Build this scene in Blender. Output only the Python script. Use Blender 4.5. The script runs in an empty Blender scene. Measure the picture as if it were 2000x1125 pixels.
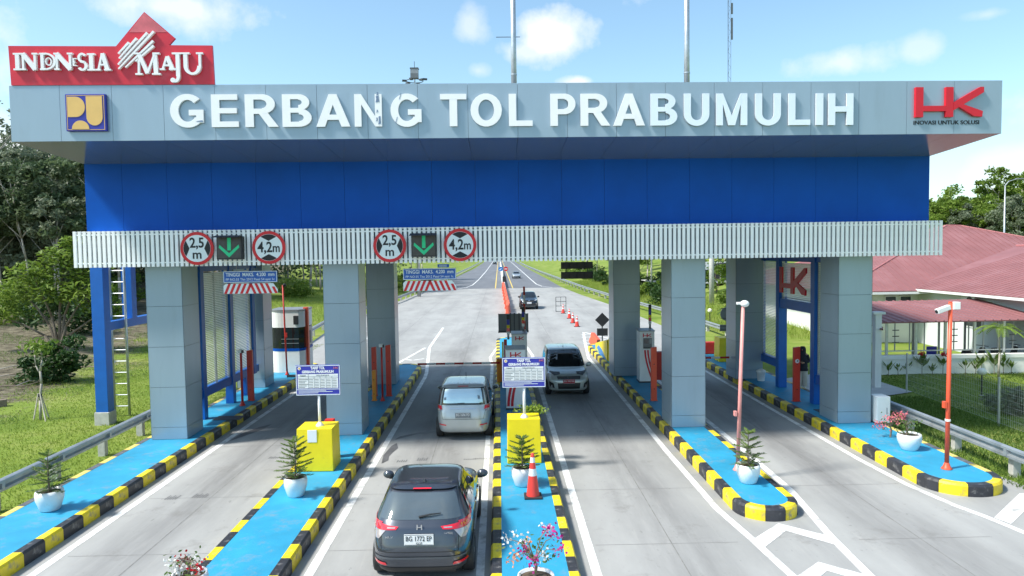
import bpy, bmesh, math, random
import numpy as np
from mathutils import Vector, Matrix
random.seed(7); rng = np.random.default_rng(11)
R = math.radians; PI = math.pi
scene = bpy.context.scene; COL = scene.collection

# ------------------------------------------------------------------ camera
cam_d = bpy.data.cameras.new('camera'); cam = bpy.data.objects.new('camera', cam_d); COL.objects.link(cam)
yaw, pitch, roll = 0.0176, 0.0505, -0.0143
fw = Vector((math.sin(yaw)*math.cos(pitch), math.cos(yaw)*math.cos(pitch), -math.sin(pitch)))
rt = Vector((math.cos(yaw), -math.sin(yaw), 0)); up = rt.cross(fw)
rt2 = rt*math.cos(roll)+up*math.sin(roll); up2 = -rt*math.sin(roll)+up*math.cos(roll)
m3 = Matrix((rt2, up2, -fw)).transposed()
cam.matrix_world = Matrix.Translation((0, 0, 5.75)) @ m3.to_4x4()
cam_d.sensor_width = 36; cam_d.lens = 1405/2000*36; cam_d.clip_end = 6000; cam_d.clip_start = .1
scene.camera = cam

# ------------------------------------------------------------------ sky, sun, exposure
SUN = Vector((-.74, -.26, 1)).normalized()            # towards the sun: left, a little behind the camera
elev = math.asin(SUN.z); azim = math.atan2(SUN.x, SUN.y)
world = bpy.data.worlds.new('World'); scene.world = world; world.use_nodes = True
nt = world.node_tree; N = nt.nodes; LK = nt.links; N.clear()
def wn(t, **k):
    n = N.new(t)
    for a, b in k.items(): setattr(n, a, b)
    return n
out = wn('ShaderNodeOutputWorld'); bg = wn('ShaderNodeBackground'); bg.inputs[1].default_value = .118
sky = wn('ShaderNodeTexSky', sky_type='NISHITA'); sky.sun_disc = False
sky.sun_elevation = elev; sky.sun_rotation = azim; sky.altitude = 60; sky.air_density = 1.0; sky.dust_density = 1.2; sky.ozone_density = 1.6
tc = wn('ShaderNodeTexCoord')
def wm(op, a, b=None, clamp=False):
    n = wn('ShaderNodeMath', operation=op); n.use_clamp = clamp
    for i, q in enumerate((a, b)):
        if q is None: continue
        if isinstance(q, (int, float)): n.inputs[i].default_value = q
        else: LK.new(q, n.inputs[i])
    return n.outputs[0]
nz = wn('ShaderNodeTexNoise'); nz.inputs['Scale'].default_value = 9; nz.inputs['Detail'].default_value = 7; nz.inputs['Roughness'].default_value = .6
LK.new(tc.outputs['Generated'], nz.inputs['Vector'])
nzf = wm('SUBTRACT', nz.outputs['Fac'], .5)
CLOUDS = [(1078,76,84,46,1),(1030,100,60,24,.7),(918,48,40,42,.55),(330,14,175,44,.8),(230,-30,120,40,.8),(1640,122,100,32,.65),(1128,160,34,14,.9),(1800,96,44,24,.45),
          (70,330,190,110,1.0),(1990,330,70,34,.6),(1930,28,40,12,.35),(935,138,28,18,.45),(1500,-90,300,60,.8),(700,-160,260,90,.9),(2300,160,180,60,.8),(-300,120,240,90,.8)]
tot = None
for (px, py, sx, sy, am) in CLOUDS:
    d = (fw + rt2*((px-1000)/1405) + up2*((562.5-py)/1405)).normalized()
    sub = wn('ShaderNodeVectorMath', operation='SUBTRACT'); LK.new(tc.outputs['Generated'], sub.inputs[0]); sub.inputs[1].default_value = d
    mul = wn('ShaderNodeVectorMath', operation='MULTIPLY'); LK.new(sub.outputs[0], mul.inputs[0]); mul.inputs[1].default_value = (1405/sx, 1405/sx, 1405/sy)
    ln = wn('ShaderNodeVectorMath', operation='LENGTH'); LK.new(mul.outputs[0], ln.inputs[0])
    v = wm('SUBTRACT', 1.0, ln.outputs['Value']); v = wm('ADD', v, wm('MULTIPLY', nzf, 2.6)); v = wm('MULTIPLY', v, 1.5, True); v = wm('MULTIPLY', v, am)
    tot = v if tot is None else wm('MAXIMUM', tot, v)
# cumulus over the rest of the sky, on a flat layer overhead
sep = wn('ShaderNodeSeparateXYZ'); LK.new(tc.outputs['Generated'], sep.inputs[0])
den = wm('ADD', wm('MAXIMUM', sep.outputs[2], 0), .12)
cmb = wn('ShaderNodeCombineXYZ'); LK.new(wm('DIVIDE', sep.outputs[0], den), cmb.inputs[0]); LK.new(wm('DIVIDE', sep.outputs[1], den), cmb.inputs[1])
n2 = wn('ShaderNodeTexNoise'); n2.inputs['Scale'].default_value = 1.5; n2.inputs['Detail'].default_value = 8; n2.inputs['Roughness'].default_value = .55; LK.new(cmb.outputs[0], n2.inputs['Vector'])
gen = wm('MULTIPLY', wm('SUBTRACT', n2.outputs['Fac'], .56), 7, True)
gen = wm('MULTIPLY', gen, wm('MULTIPLY', wm('SUBTRACT', .80, sep.outputs[1]), 6, True))
gen = wm('MULTIPLY', gen, wm('MULTIPLY', wm('SUBTRACT', sep.outputs[2], .06), 6, True))
tot = wm('MAXIMUM', tot, wm('MULTIPLY', gen, .85))
mixc = wn('ShaderNodeMix', data_type='RGBA'); LK.new(tot, mixc.inputs['Factor'])
tint = wn('ShaderNodeMix', data_type='RGBA', blend_type='MULTIPLY'); tint.inputs['Factor'].default_value = 1; LK.new(sky.outputs[0], tint.inputs[6]); tint.inputs[7].default_value = (.98, 1.10, 1.03, 1)
LK.new(tint.outputs[2], mixc.inputs[6]); mixc.inputs[7].default_value = (4.6, 4.8, 4.9, 1)
LK.new(mixc.outputs[2], bg.inputs[0]); LK.new(bg.outputs[0], out.inputs[0])

sun_d = bpy.data.lights.new('sun', 'SUN'); sun_d.energy = 3.1; sun_d.angle = R(7); sun_d.color = (1, .95, .87)
sun = bpy.data.objects.new('sun', sun_d); COL.objects.link(sun); sun.rotation_euler = SUN.to_track_quat('Z', 'Y').to_euler()
vs = scene.view_settings; vs.view_transform = 'Standard'; vs.look = 'None'; vs.gamma = 1; vs.exposure = 1.0; vs.use_curve_mapping = False
scene.cycles.max_bounces = 6; scene.cycles.diffuse_bounces = 3; scene.cycles.glossy_bounces = 3; scene.cycles.transparent_max_bounces = 6
scene.cycles.caustics_reflective = False; scene.cycles.caustics_refractive = False

# ------------------------------------------------------------------ materials
M = {}
def mat(name, col, rough=.6, metal=0, var=.12, vscale=3.0, bump=0, bscale=60, coat=0, spec=.5, dirt=None, emit=None, stretch=None, coords='Object'):
    m = bpy.data.materials.new(name); m.use_nodes = True; t = m.node_tree; n = t.nodes; l = t.links
    p = n['Principled BSDF']; p.inputs['Roughness'].default_value = rough; p.inputs['Metallic'].default_value = metal
    p.inputs['Coat Weight'].default_value = coat; p.inputs['Coat Roughness'].default_value = .04; p.inputs['Specular IOR Level'].default_value = spec
    c = n.new('ShaderNodeTexCoord'); src = c.outputs[coords]
    if coords == 'World':
        pass
    if stretch:
        mp = n.new('ShaderNodeMapping'); mp.inputs['Scale'].default_value = stretch; l.new(src, mp.inputs[0]); src = mp.outputs[0]
    z = n.new('ShaderNodeTexNoise'); z.inputs['Scale'].default_value = vscale; z.inputs['Detail'].default_value = 6; z.inputs['Roughness'].default_value = .62; l.new(src, z.inputs['Vector'])
    r = n.new('ShaderNodeValToRGB'); r.color_ramp.elements[0].position = .3; r.color_ramp.elements[1].position = .7
    r.color_ramp.elements[0].color = (*[max(0, x*(1-var)) for x in col], 1); r.color_ramp.elements[1].color = (*[min(1, x*(1+var)) for x in col], 1)
    l.new(z.outputs['Fac'], r.inputs[0]); cout = r.outputs[0]
    if dirt:
        dcol, dscale, lo, hi = dirt
        z2 = n.new('ShaderNodeTexNoise'); z2.inputs['Scale'].default_value = dscale; z2.inputs['Detail'].default_value = 8; z2.inputs['Roughness'].default_value = .7; l.new(src, z2.inputs['Vector'])
        mr = n.new('ShaderNodeMapRange'); mr.inputs[1].default_value = lo; mr.inputs[2].default_value = hi; l.new(z2.outputs['Fac'], mr.inputs[0])
        mx = n.new('ShaderNodeMix'); mx.data_type = 'RGBA'; l.new(mr.outputs[0], mx.inputs['Factor']); l.new(cout, mx.inputs[6]); mx.inputs[7].default_value = (*dcol, 1); cout = mx.outputs[2]
    l.new(cout, p.inputs['Base Color'])
    if bump:
        z3 = n.new('ShaderNodeTexNoise'); z3.inputs['Scale'].default_value = bscale; z3.inputs['Detail'].default_value = 4; l.new(src, z3.inputs['Vector'])
        b = n.new('ShaderNodeBump'); b.inputs['Strength'].default_value = bump; b.inputs['Distance'].default_value = .02; l.new(z3.outputs['Fac'], b.inputs['Height']); l.new(b.outputs[0], p.inputs['Normal'])
    if emit: p.inputs['Emission Color'].default_value = (*emit[:3], 1); p.inputs['Emission Strength'].default_value = emit[3]
    M[name] = m; return m

mat('acp', (.31, .405, .485), .28, .22, .05, .6, bump=.012, bscale=1.0, spec=.5, dirt=((.26, .33, .385), 1.5, .55, .95), stretch=(1.6, 1.6, .3))
mat('acp_core', (.09, .115, .15), .7)
mat('soffit', (.26, .32, .36), .16, .6, .05, .5, spec=.6)
mat('blue_panel', (.002, .083, .43), .42, 0, .14, .5, spec=.16)
mat('blue_steel', (.005, .12, .48), .38, 0, .1, 2, spec=.5)
mat('slat_white', (.93, .94, .94), .38, 0, .05, 4, dirt=((.5, .5, .47), 5, .64, .9))
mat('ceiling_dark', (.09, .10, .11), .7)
mat('slat_back', (.30, .35, .39), .6, 0, .1, 2)
mat('letter_white', (.86, .87, .88), .3, 0, .03, 2)
mat('letter_mirror', (.86, .88, .90), .12, .35, .03, 2)
mat('letter_raw', (.17, .24, .36), .5, 0, .3, 20)
mat('sign_red', (.60, .018, .040), .38, 0, .08, 1.5, dirt=((.62, .12, .15), 1.2, .6, .9))
mat('sign_red_faded', (.60, .12, .15), .5, 0, .2, 3)
mat('logo_blue', (.028, .035, .33), .4, 0, .08, 3)
mat('logo_gold', (.74, .47, .15), .45, 0, .05, 3)
mat('hk_red', (.60, .01, .025), .35, 0, .06, 2)
mat('ink', (.012, .013, .016), .6, 0, .05)
mat('white_paint', (.80, .81, .80), .45, 0, .05, 3)
mat('sign_white', (.74, .80, .82), .4, 0, .03, 2)
mat('traffic_red', (.62, .012, .022), .4, 0, .05, 2)
mat('traffic_blue', (.015, .10, .42), .4, 0, .06, 2)
mat('bright_blue', (.02, .22, .62), .4, 0, .06, 2)
mat('tariff_blue', (.035, .04, .36), .4, 0, .06, 2)
mat('black_box', (.022, .023, .026), .55, 0, .2, 4)
mat('signal_glass', (.05, .045, .042), .35, 0, .3, 8)
mat('green_led', (.02, .5, .22), .5, emit=(.03, .8, .35, .03))
mat('grey_metal', (.30, .315, .33), .45, .55, .12, 3)
mat('dark_metal', (.07, .075, .082), .5, .3, .15, 3)
mat('sign_back', (.17, .18, .19), .45, .5, .12, 2)
mat('galv', (.50, .53, .55), .4, .7, .15, 4, dirt=((.33, .34, .33), 3, .55, .9))
mat('rail', (.40, .44, .47), .42, .55, .14, 2, dirt=((.24, .25, .25), 2.5, .55, .9))
mat('concrete_post', (.47, .47, .44), .85, 0, .16, 5, bump=.3)
mat('kerb_yellow', (.74, .57, .015), .5, 0, .16, 3, bump=.2, bscale=40, dirt=((.27, .245, .17), 4.2, .53, .70))
mat('kerb_black', (.030, .032, .040), .5, 0, .25, 6, bump=.12, bscale=40, dirt=((.23, .23, .225), 4.8, .55, .73))
mat('kerb_grey', (.40, .40, .36), .85, 0, .2, 5, bump=.2)
mat('kerb_yellow_faded', (.70, .55, .12), .65, 0, .15, 6, bump=.12, dirt=((.42, .39, .30), 3, .5, .8))
mat('kerb_black_faded', (.10, .105, .12), .65, 0, .25, 6, bump=.12, dirt=((.36, .35, .31), 4, .55, .85))
mat('island_blue', (.024, .29, .485), .6, 0, .2, .7, bump=.12, bscale=30, dirt=((.17, .27, .33), 2.4, .55, .76))
mat('block_yellow', (.82, .64, .008), .45, 0, .08, 2, bump=.08, bscale=25, dirt=((.42, .34, .08), 2.6, .60, .82))
mat('post_red', (.66, .055, .03), .42, 0, .08, 4)
mat('pole_orange', (.74, .10, .045), .42, 0, .08, 4)
mat('pole_pink', (.72, .30, .28), .5, 0, .1, 5)
mat('post_orange', (.78, .27, .02), .45, 0, .08, 4)
mat('barrier_orange', (.78, .13, .07), .5, 0, .1, 3)
mat('barrier_red', (.55, .03, .02), .5, 0, .1, 3)
mat('cone_orange', (.80, .06, .045), .45, 0, .06, 3)
mat('rubber', (.03, .03, .032), .7, 0, .2, 5)
mat('pot_white', (.78, .80, .81), .35, 0, .05, 3, dirt=((.50, .47, .41), 5, .60, .80))
mat('soil', (.10, .075, .05), .95, 0, .3, 20, bump=.5)
mat('bark', (.20, .16, .12), .9, 0, .3, 8, bump=.4)
mat('bark_pale', (.40, .37, .32), .9, 0, .3, 6, bump=.3)
mat('stake', (.55, .50, .42), .8, 0, .2, 6)
mat('wall_white', (.76, .78, .76), .8, 0, .05, .8, dirt=((.55, .55, .50), 1.5, .62, .95))
mat('wall_cool', (.66, .70, .72), .8, 0, .05, .8)
mat('roof_red', (.255, .11, .112), .55, 0, .1, .7, dirt=((.36, .19, .20), .5, .5, .9), spec=.3)
mat('roof_ridge', (.42, .16, .16), .6, 0, .1, 2)
mat('floor_tile', (.40, .42, .43), .5, 0, .1, 1)
mat('window_dark', (.035, .045, .05), .06, 0, .1, 2, spec=.7)
mat('booth_glass', (.012, .02, .022), .05, 0, .3, 2, spec=.7)
mat('asphalt', (.135, .145, .165), .85, 0, .14, .35, bump=.1, bscale=80, stretch=(1, .12, 1), dirt=((.22, .22, .23), .5, .55, .9))
mat('line_white', (.78, .79, .78), .6, 0, .06, 4, dirt=((.33, .33, .32), 2.2, .48, .70))
mat('line_yellow', (.70, .50, .08), .6, 0, .1, 4)
mat('joint', (.20, .20, .195), .9, 0, .3, 4)
mat('stain', (.115, .115, .12), .55, 0, .3, 2)
mat('path', (.45, .46, .45), .85, 0, .12, 2)
mat('car_grey', (.070, .080, .102), .28, .65, .04, 2, coat=1)
mat('car_silver', (.47, .51, .52), .34, .35, .04, 2, coat=1)
mat('car_green_silver', (.52, .57, .55), .34, .3, .04, 2, coat=1)
mat('car_dark', (.012, .018, .03), .25, .5, .05, 2, coat=1)
mat('car_pale', (.42, .46, .50), .32, .5, .04, 2, coat=1)
mat('car_white', (.75, .77, .78), .35, 0, .04, 2, coat=.6)
mat('glass_car', (.012, .016, .02), .03, 0, .1, 2, spec=.9)
mat('glass_mirror', (.55, .66, .68), .05, .62, .05, 2, spec=.9)
mat('glass_tint', (.10, .13, .15), .04, .30, .1, 2, spec=.9)
mat('trim_black', (.02, .021, .023), .45, 0, .15, 5)
mat('trim_grey', (.085, .095, .11), .5, 0, .1, 5)
mat('chrome', (.75, .77, .80), .12, .95, .03, 2)
mat('lamp_red', (.72, .012, .03), .12, 0, .1, 8, coat=1)
mat('lamp_clear', (.44, .39, .40), .1, .3, .1, 8, coat=1)
mat('headlamp', (.74, .76, .78), .1, .2, .1, 8, coat=1)
mat('plate_white', (.78, .79, .80), .45, 0, .03, 2)
mat('plate_dark', (.16, .18, .20), .45, 0, .05, 2)
mat('plate_red', (.45, .015, .03), .45, 0, .05, 2)
mat('cloth_navy', (.012, .014, .026), .9, 0, .2, 10)
mat('cloth_beige', (.50, .47, .42), .9, 0, .1, 10)
mat('skin', (.38, .21, .14), .6, 0, .05, 5)
mat('globe', (.80, .78, .66), .3, 0, .03, 2)

def leafmat(name, c1, c2, c3, transl=.25, rough=.55):
    m = bpy.data.materials.new(name); m.use_nodes = True; t = m.node_tree; n = t.nodes; l = t.links
    p = n['Principled BSDF']; p.inputs['Roughness'].default_value = rough; p.inputs['Specular IOR Level'].default_value = .35
    g = n.new('ShaderNodeNewGeometry'); r = n.new('ShaderNodeValToRGB'); e = r.color_ramp.elements
    e[0].color = (*c1, 1); e[1].color = (*c3, 1); q = e.new(.5); q.color = (*c2, 1)
    oi = n.new('ShaderNodeObjectInfo'); ad = n.new('ShaderNodeMath'); ad.operation = 'MULTIPLY_ADD'; l.new(oi.outputs['Random'], ad.inputs[0]); ad.inputs[1].default_value = .35; 
    sc = n.new('ShaderNodeMath'); sc.operation = 'MULTIPLY'; l.new(g.outputs['Random Per Island'], sc.inputs[0]); sc.inputs[1].default_value = .65
    l.new(sc.outputs[0], ad.inputs[2]); l.new(ad.outputs[0], r.inputs[0]); l.new(r.outputs[0], p.inputs['Base Color'])
    tr = n.new('ShaderNodeBsdfTranslucent'); l.new(r.outputs[0], tr.inputs[0]); ms = n.new('ShaderNodeMixShader'); ms.inputs[0].default_value = transl
    l.new(p.outputs[0], ms.inputs[1]); l.new(tr.outputs[0], ms.inputs[2]); l.new(ms.outputs[0], n['Material Output'].inputs[0])
    M[name] = m
leafmat('leaf_forest', (.05, .085, .035), (.095, .14, .062), (.16, .21, .10), .35)
leafmat('leaf_grey', (.11, .145, .09), (.18, .22, .14), (.26, .30, .20), .38)
leafmat('leaf_bright', (.085, .15, .018), (.15, .24, .03), (.24, .33, .06), .42)
leafmat('leaf_bush', (.018, .05, .012), (.035, .085, .018), (.06, .12, .03), .25)
leafmat('leaf_pine', (.055, .11, .022), (.095, .165, .032), (.16, .24, .055), .35)
leafmat('leaf_palm', (.12, .22, .02), (.2, .3, .035), (.28, .36, .06), .35)
leafmat('grass_blade', (.16, .23, .03), (.24, .33, .05), (.35, .40, .09), .5)
leafmat('grass_dark', (.065, .135, .02), (.11, .19, .03), (.165, .24, .05), .4)
leafmat('petal_magenta', (.45, .01, .16), (.55, .02, .25), (.65, .08, .35), .3)
leafmat('petal_white', (.70, .70, .66), (.78, .78, .76), (.82, .80, .80), .3)
leafmat('petal_orange', (.75, .25, .10), (.80, .33, .18), (.80, .42, .26), .3)
leafmat('petal_red', (.42, .01, .02), (.55, .02, .03), (.6, .06, .06), .3)
leafmat('petal_litter', (.10, .075, .045), (.17, .13, .08), (.26, .21, .14), .1)
leafmat('petal_pink', (.70, .12, .16), (.78, .20, .24), (.8, .3, .34), .3)

def concrete_mat():
    m = bpy.data.materials.new('plaza_concrete'); m.use_nodes = True; t = m.node_tree; n = t.nodes; l = t.links; p = n['Principled BSDF']; p.inputs['Roughness'].default_value = .8
    g = n.new('ShaderNodeNewGeometry')
    def noise(sc, scale, det=6, rough=.6):
        mp = n.new('ShaderNodeMapping'); mp.inputs['Scale'].default_value = sc; l.new(g.outputs['Position'], mp.inputs[0])
        z = n.new('ShaderNodeTexNoise'); z.inputs['Scale'].default_value = scale; z.inputs['Detail'].default_value = det; z.inputs['Roughness'].default_value = rough; l.new(mp.outputs[0], z.inputs[0]); return z.outputs['Fac']
    def rng_(v, a, b, c=0, d=1):
        q = n.new('ShaderNodeMapRange'); q.inputs[1].default_value = a; q.inputs[2].default_value = b; q.inputs[3].default_value = c; q.inputs[4].default_value = d; l.new(v, q.inputs[0]); return q.outputs[0]
    def mix(f, a, col):
        x = n.new('ShaderNodeMix'); x.data_type = 'RGBA'; l.new(f, x.inputs['Factor']); l.new(a, x.inputs[6]); x.inputs[7].default_value = (*col, 1); return x.outputs[2]
    r = n.new('ShaderNodeValToRGB'); r.color_ramp.elements[0].position = .3; r.color_ramp.elements[1].position = .72
    r.color_ramp.elements[0].color = (.27, .273, .268, 1); r.color_ramp.elements[1].color = (.38, .385, .378, 1); l.new(noise((1, .35, 1), .5, 8, .65), r.inputs[0])
    c = mix(rng_(noise((1.0, .05, 1), .85, 5), .50, .75, 0, .32), r.outputs[0], (.16, .16, .165))     # long faint drag marks
    sx = n.new('ShaderNodeSeparateXYZ'); l.new(g.outputs['Position'], sx.inputs[0])
    def mm(op, a, b):
        k = n.new('ShaderNodeMath'); k.operation = op
        for i, w in enumerate((a, b)):
            if isinstance(w, (int, float)): k.inputs[i].default_value = w
            else: l.new(w, k.inputs[i])
        return k.outputs[0]
    band = None; wob = mm('MULTIPLY', mm('SUBTRACT', noise((.3, .12, 1), 1.0, 3), .5), 1.6)
    for lx, hw in ((-7.15, 1.0), (-2.05, 1.0), (3.25, 1.05), (8.25, 1.0)):    # oil and rubber worn along the middle of each toll lane
        d = mm('ABSOLUTE', mm('ADD', mm('SUBTRACT', sx.outputs[0], lx), wob), 0)
        q = rng_(d, hw, .15, 0, 1); band = q if band is None else mm('MAXIMUM', band, q)
    fade = mm('MULTIPLY', rng_(sx.outputs[1], 8, 17, .45, 1), rng_(sx.outputs[1], 38, 60, 1, .25))
    band = mm('MULTIPLY', mm('MULTIPLY', band, fade), rng_(noise((1, .12, 1), 1.3, 7, .65), .36, .66, .15, 1))
    c = mix(mm('MULTIPLY', band, .72), c, (.115, .113, .115))
    c = mix(rng_(noise((1, 1, 1), .9, 9, .72), .57, .74, 0, .7), c, (.16, .155, .145))                 # oil and dirt patches
    c = mix(rng_(noise((1, .5, 1), 7, 6, .7), .62, .72, 0, .6), c, (.13, .13, .125))                 # small spots
    c = mix(rng_(noise((3, .25, 1), 2.2, 6, .6), .56, .8, 0, .35), c, (.41, .40, .38))                # scuffs
    l.new(c, p.inputs['Base Color'])
    b = n.new('ShaderNodeBump'); b.inputs['Strength'].default_value = .15; b.inputs['Distance'].default_value = .01; l.new(noise((1, 1, 1), 25, 5), b.inputs['Height']); l.new(b.outputs[0], p.inputs['Normal'])
    M['plaza_concrete'] = m
concrete_mat()

def ground_mat():
    m = bpy.data.materials.new('turf_ground'); m.use_nodes = True; t = m.node_tree; n = t.nodes; l = t.links; p = n['Principled BSDF']; p.inputs['Roughness'].default_value = .95; p.inputs['Specular IOR Level'].default_value = .15
    g = n.new('ShaderNodeNewGeometry')
    z = n.new('ShaderNodeTexNoise'); z.inputs['Scale'].default_value = .22; z.inputs['Detail'].default_value = 9; z.inputs['Roughness'].default_value = .68; l.new(g.outputs['Position'], z.inputs[0])
    r = n.new('ShaderNodeValToRGB'); e = r.color_ramp.elements; e[0].position = .32; e[0].color = (.10, .16, .024, 1); e[1].position = .68; e[1].color = (.27, .285, .09, 1); q = e.new(.5); q.color = (.17, .235, .04, 1); l.new(z.outputs['Fac'], r.inputs[0])
    # bare cleared soil on the left bank: everything further out than a wandering line
    s = n.new('ShaderNodeSeparateXYZ'); l.new(g.outputs['Position'], s.inputs[0])
    def mth(op, a, b):
        k = n.new('ShaderNodeMath'); k.operation = op
        for i, w in enumerate((a, b)):
            if isinstance(w, (int, float)): k.inputs[i].default_value = w
            else: l.new(w, k.inputs[i])
        return k.outputs[0]
    z2 = n.new('ShaderNodeTexNoise'); z2.inputs['Scale'].default_value = .45; z2.inputs['Detail'].default_value = 8; z2.inputs['Roughness'].default_value = .7; l.new(g.outputs['Position'], z2.inputs[0])
    edge = mth('SUBTRACT', mth('MULTIPLY', s.outputs[0], -1), mth('ADD', mth('MULTIPLY', s.outputs[1], .20), 11.4))
    edge = mth('ADD', edge, mth('MULTIPLY', mth('SUBTRACT', z2.outputs['Fac'], .5), 14))
    mr = n.new('ShaderNodeMapRange'); mr.inputs[1].default_value = 1.0; mr.inputs[2].default_value = 3.0; l.new(edge, mr.inputs[0])
    z3 = n.new('ShaderNodeTexNoise'); z3.inputs['Scale'].default_value = 2.0; z3.inputs['Detail'].default_value = 8; l.new(g.outputs['Position'], z3.inputs[0])
    r2 = n.new('ShaderNodeValToRGB'); f = r2.color_ramp.elements; f[0].position = .35; f[0].color = (.075, .065, .045, 1); f[1].position = .66; f[1].color = (.20, .18, .125, 1); l.new(z3.outputs['Fac'], r2.inputs[0])
    x = n.new('ShaderNodeMix'); x.data_type = 'RGBA'; l.new(mr.outputs[0], x.inputs['Factor']); l.new(r.outputs[0], x.inputs[6]); l.new(r2.outputs[0], x.inputs[7]); l.new(x.outputs[2], p.inputs['Base Color'])
    b = n.new('ShaderNodeBump'); b.inputs['Strength'].default_value = .6; b.inputs['Distance'].default_value = .06; l.new(z3.outputs['Fac'], b.inputs['Height']); l.new(b.outputs[0], p.inputs['Normal'])
    M['turf_ground'] = m
ground_mat()

# ------------------------------------------------------------------ mesh helpers
class MB:
    def __init__(s): s.v = []; s.f = []; s.m = []; s.k = 0
    def add(s, vs, fs, k=None):
        o = len(s.v); s.v += [tuple(p) for p in vs]; s.f += [tuple(i+o for i in f) for f in fs]; s.m += [s.k if k is None else k]*len(fs); return s
    def box(s, x0, x1, y0, y1, z0, z1, k=None):
        return s.add([(x0,y0,z0),(x1,y0,z0),(x1,y1,z0),(x0,y1,z0),(x0,y0,z1),(x1,y0,z1),(x1,y1,z1),(x0,y1,z1)], [(3,2,1,0),(4,5,6,7),(0,1,5,4),(1,2,6,5),(2,3,7,6),(3,0,4,7)], k)
    def hexa(s, b, t, k=None):   # bottom and top quads, each counter-clockwise from above
        return s.add(list(b)+list(t), [(3,2,1,0),(4,5,6,7),(0,1,5,4),(1,2,6,5),(2,3,7,6),(3,0,4,7)], k)
    def prism_z(s, poly, z0, z1, k=None):
        n = len(poly); return s.add([(x,y,z0) for x,y in poly]+[(x,y,z1) for x,y in poly], [tuple(range(n))[::-1], tuple(range(n,2*n))]+[(i,(i+1)%n,(i+1)%n+n,i+n) for i in range(n)], k)
    def prism_y(s, poly, y0, y1, k=None):   # poly in (x,z), counter-clockwise seen from -y; y0 is the near face
        n = len(poly); return s.add([(x,y0,z) for x,z in poly]+[(x,y1,z) for x,z in poly], [tuple(range(n)), tuple(range(n,2*n))[::-1]]+[((i+1)%n,i,i+n,(i+1)%n+n) for i in range(n)], k)
    def prism_x(s, poly, x0, x1, k=None):   # poly in (y,z)
        n = len(poly); return s.add([(x0,y,z) for y,z in poly]+[(x1,y,z) for y,z in poly], [tuple(range(n))[::-1], tuple(range(n,2*n))]+[(i,(i+1)%n,(i+1)%n+n,i+n) for i in range(n)], k)
    def cyl(s, a, b, r0, r1=None, n=10, caps=True, k=None):
        a = Vector(a); b = Vector(b); r1 = r0 if r1 is None else r1; d = (b-a).normalized()
        u = d.cross(Vector((0,0,1)) if abs(d.z) < .95 else Vector((1,0,0))).normalized(); w = d.cross(u)
        vs = []
        for c, r in ((a, r0), (b, r1)):
            for i in range(n): t = 2*PI*i/n; vs.append(c+u*r*math.cos(t)+w*r*math.sin(t))
        fs = [(i,(i+1)%n,(i+1)%n+n,i+n) for i in range(n)]
        if caps: fs += [tuple(range(n))[::-1], tuple(range(n,2*n))]
        return s.add(vs, fs, k)
    def tube(s, pts, r, n=6, k=None):
        for i in range(len(pts)-1):
            ra = r[i] if isinstance(r, (list, tuple)) else r; rb = r[i+1] if isinstance(r, (list, tuple)) else r
            s.cyl(pts[i], pts[i+1], ra, rb, n, True, k)
        return s
    def lathe(s, prof, c=(0,0,0), n=20, k=None):
        vs = []; fs = []
        for r, z in prof:
            for i in range(n): t = 2*PI*i/n; vs.append((c[0]+r*math.cos(t), c[1]+r*math.sin(t), c[2]+z))
        for j in range(len(prof)-1):
            for i in range(n): a = j*n+i; b = j*n+(i+1)%n; fs.append((a,b,b+n,a+n))
        return s.add(vs, fs, k)
    def sph(s, c, rx, ry=None, rz=None, n=14, k=None):
        ry = ry or rx; rz = rz or rx; vs = []; fs = []; h = n//2
        for j in range(h+1):
            p = PI*j/h
            for i in range(n): t = 2*PI*i/n; vs.append((c[0]+rx*math.sin(p)*math.cos(t), c[1]+ry*math.sin(p)*math.sin(t), c[2]-rz*math.cos(p)))
        for j in range(h):
            for i in range(n): a = j*n+i; b = j*n+(i+1)%n; fs.append((a,b,b+n,a+n))
        return s.add(vs, fs, k)
    def mesh(s, name, mats, smooth=False, bevel=0):
        me = bpy.data.meshes.new(name); me.from_pydata(s.v, [], s.f)
        for q in (mats if isinstance(mats, (list, tuple)) else [mats]): me.materials.append(M[q])
        me.polygons.foreach_set('material_index', s.m)
        if bevel:
            bm = bmesh.new(); bm.from_mesh(me); bmesh.ops.remove_doubles(bm, verts=bm.verts, dist=1e-5)
            es = [e for e in bm.edges if len(e.link_faces) == 2 and e.calc_face_angle(0) > .5]
            bmesh.ops.bevel(bm, geom=es, offset=bevel, segments=2, profile=.6, affect='EDGES', clamp_overlap=True); bm.to_mesh(me); bm.free()
        if smooth: me.polygons.foreach_set('use_smooth', [True]*len(me.polygons))
        me.update(); return me
    def build(s, name, mats, parent=None, loc=None, rz=None, smooth=False, bevel=0, auto=None):
        me = s.mesh(name, mats, smooth or auto is not None, bevel)
        if auto is not None: me.set_sharp_from_angle(angle=R(auto))
        return put(name, me, parent, loc, rz)
def put(name, me, parent=None, loc=None, rz=None):
    o = bpy.data.objects.new(name, me); COL.objects.link(o)
    if parent is not None: o.parent = parent
    if loc: o.location = loc
    if rz is not None: o.rotation_euler = rz if isinstance(rz, (tuple, list)) else (0, 0, rz)
    return o
LABELS = {}
def tag(o, label, cat, group=None):
    o['label'] = label; o['category'] = cat
    if group: o['group'] = group
    return o
def thing(name, label, cat, loc=(0,0,0), rz=0, group=None):
    o = bpy.data.objects.new(name, None); COL.objects.link(o); o.location = loc; o.rotation_euler = (0,0,rz); o.empty_display_size = .2
    return tag(o, label, cat, group)
def struct(o): o['kind'] = 'structure'; return o
def stuff(o): o['kind'] = 'stuff'; return o
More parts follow.
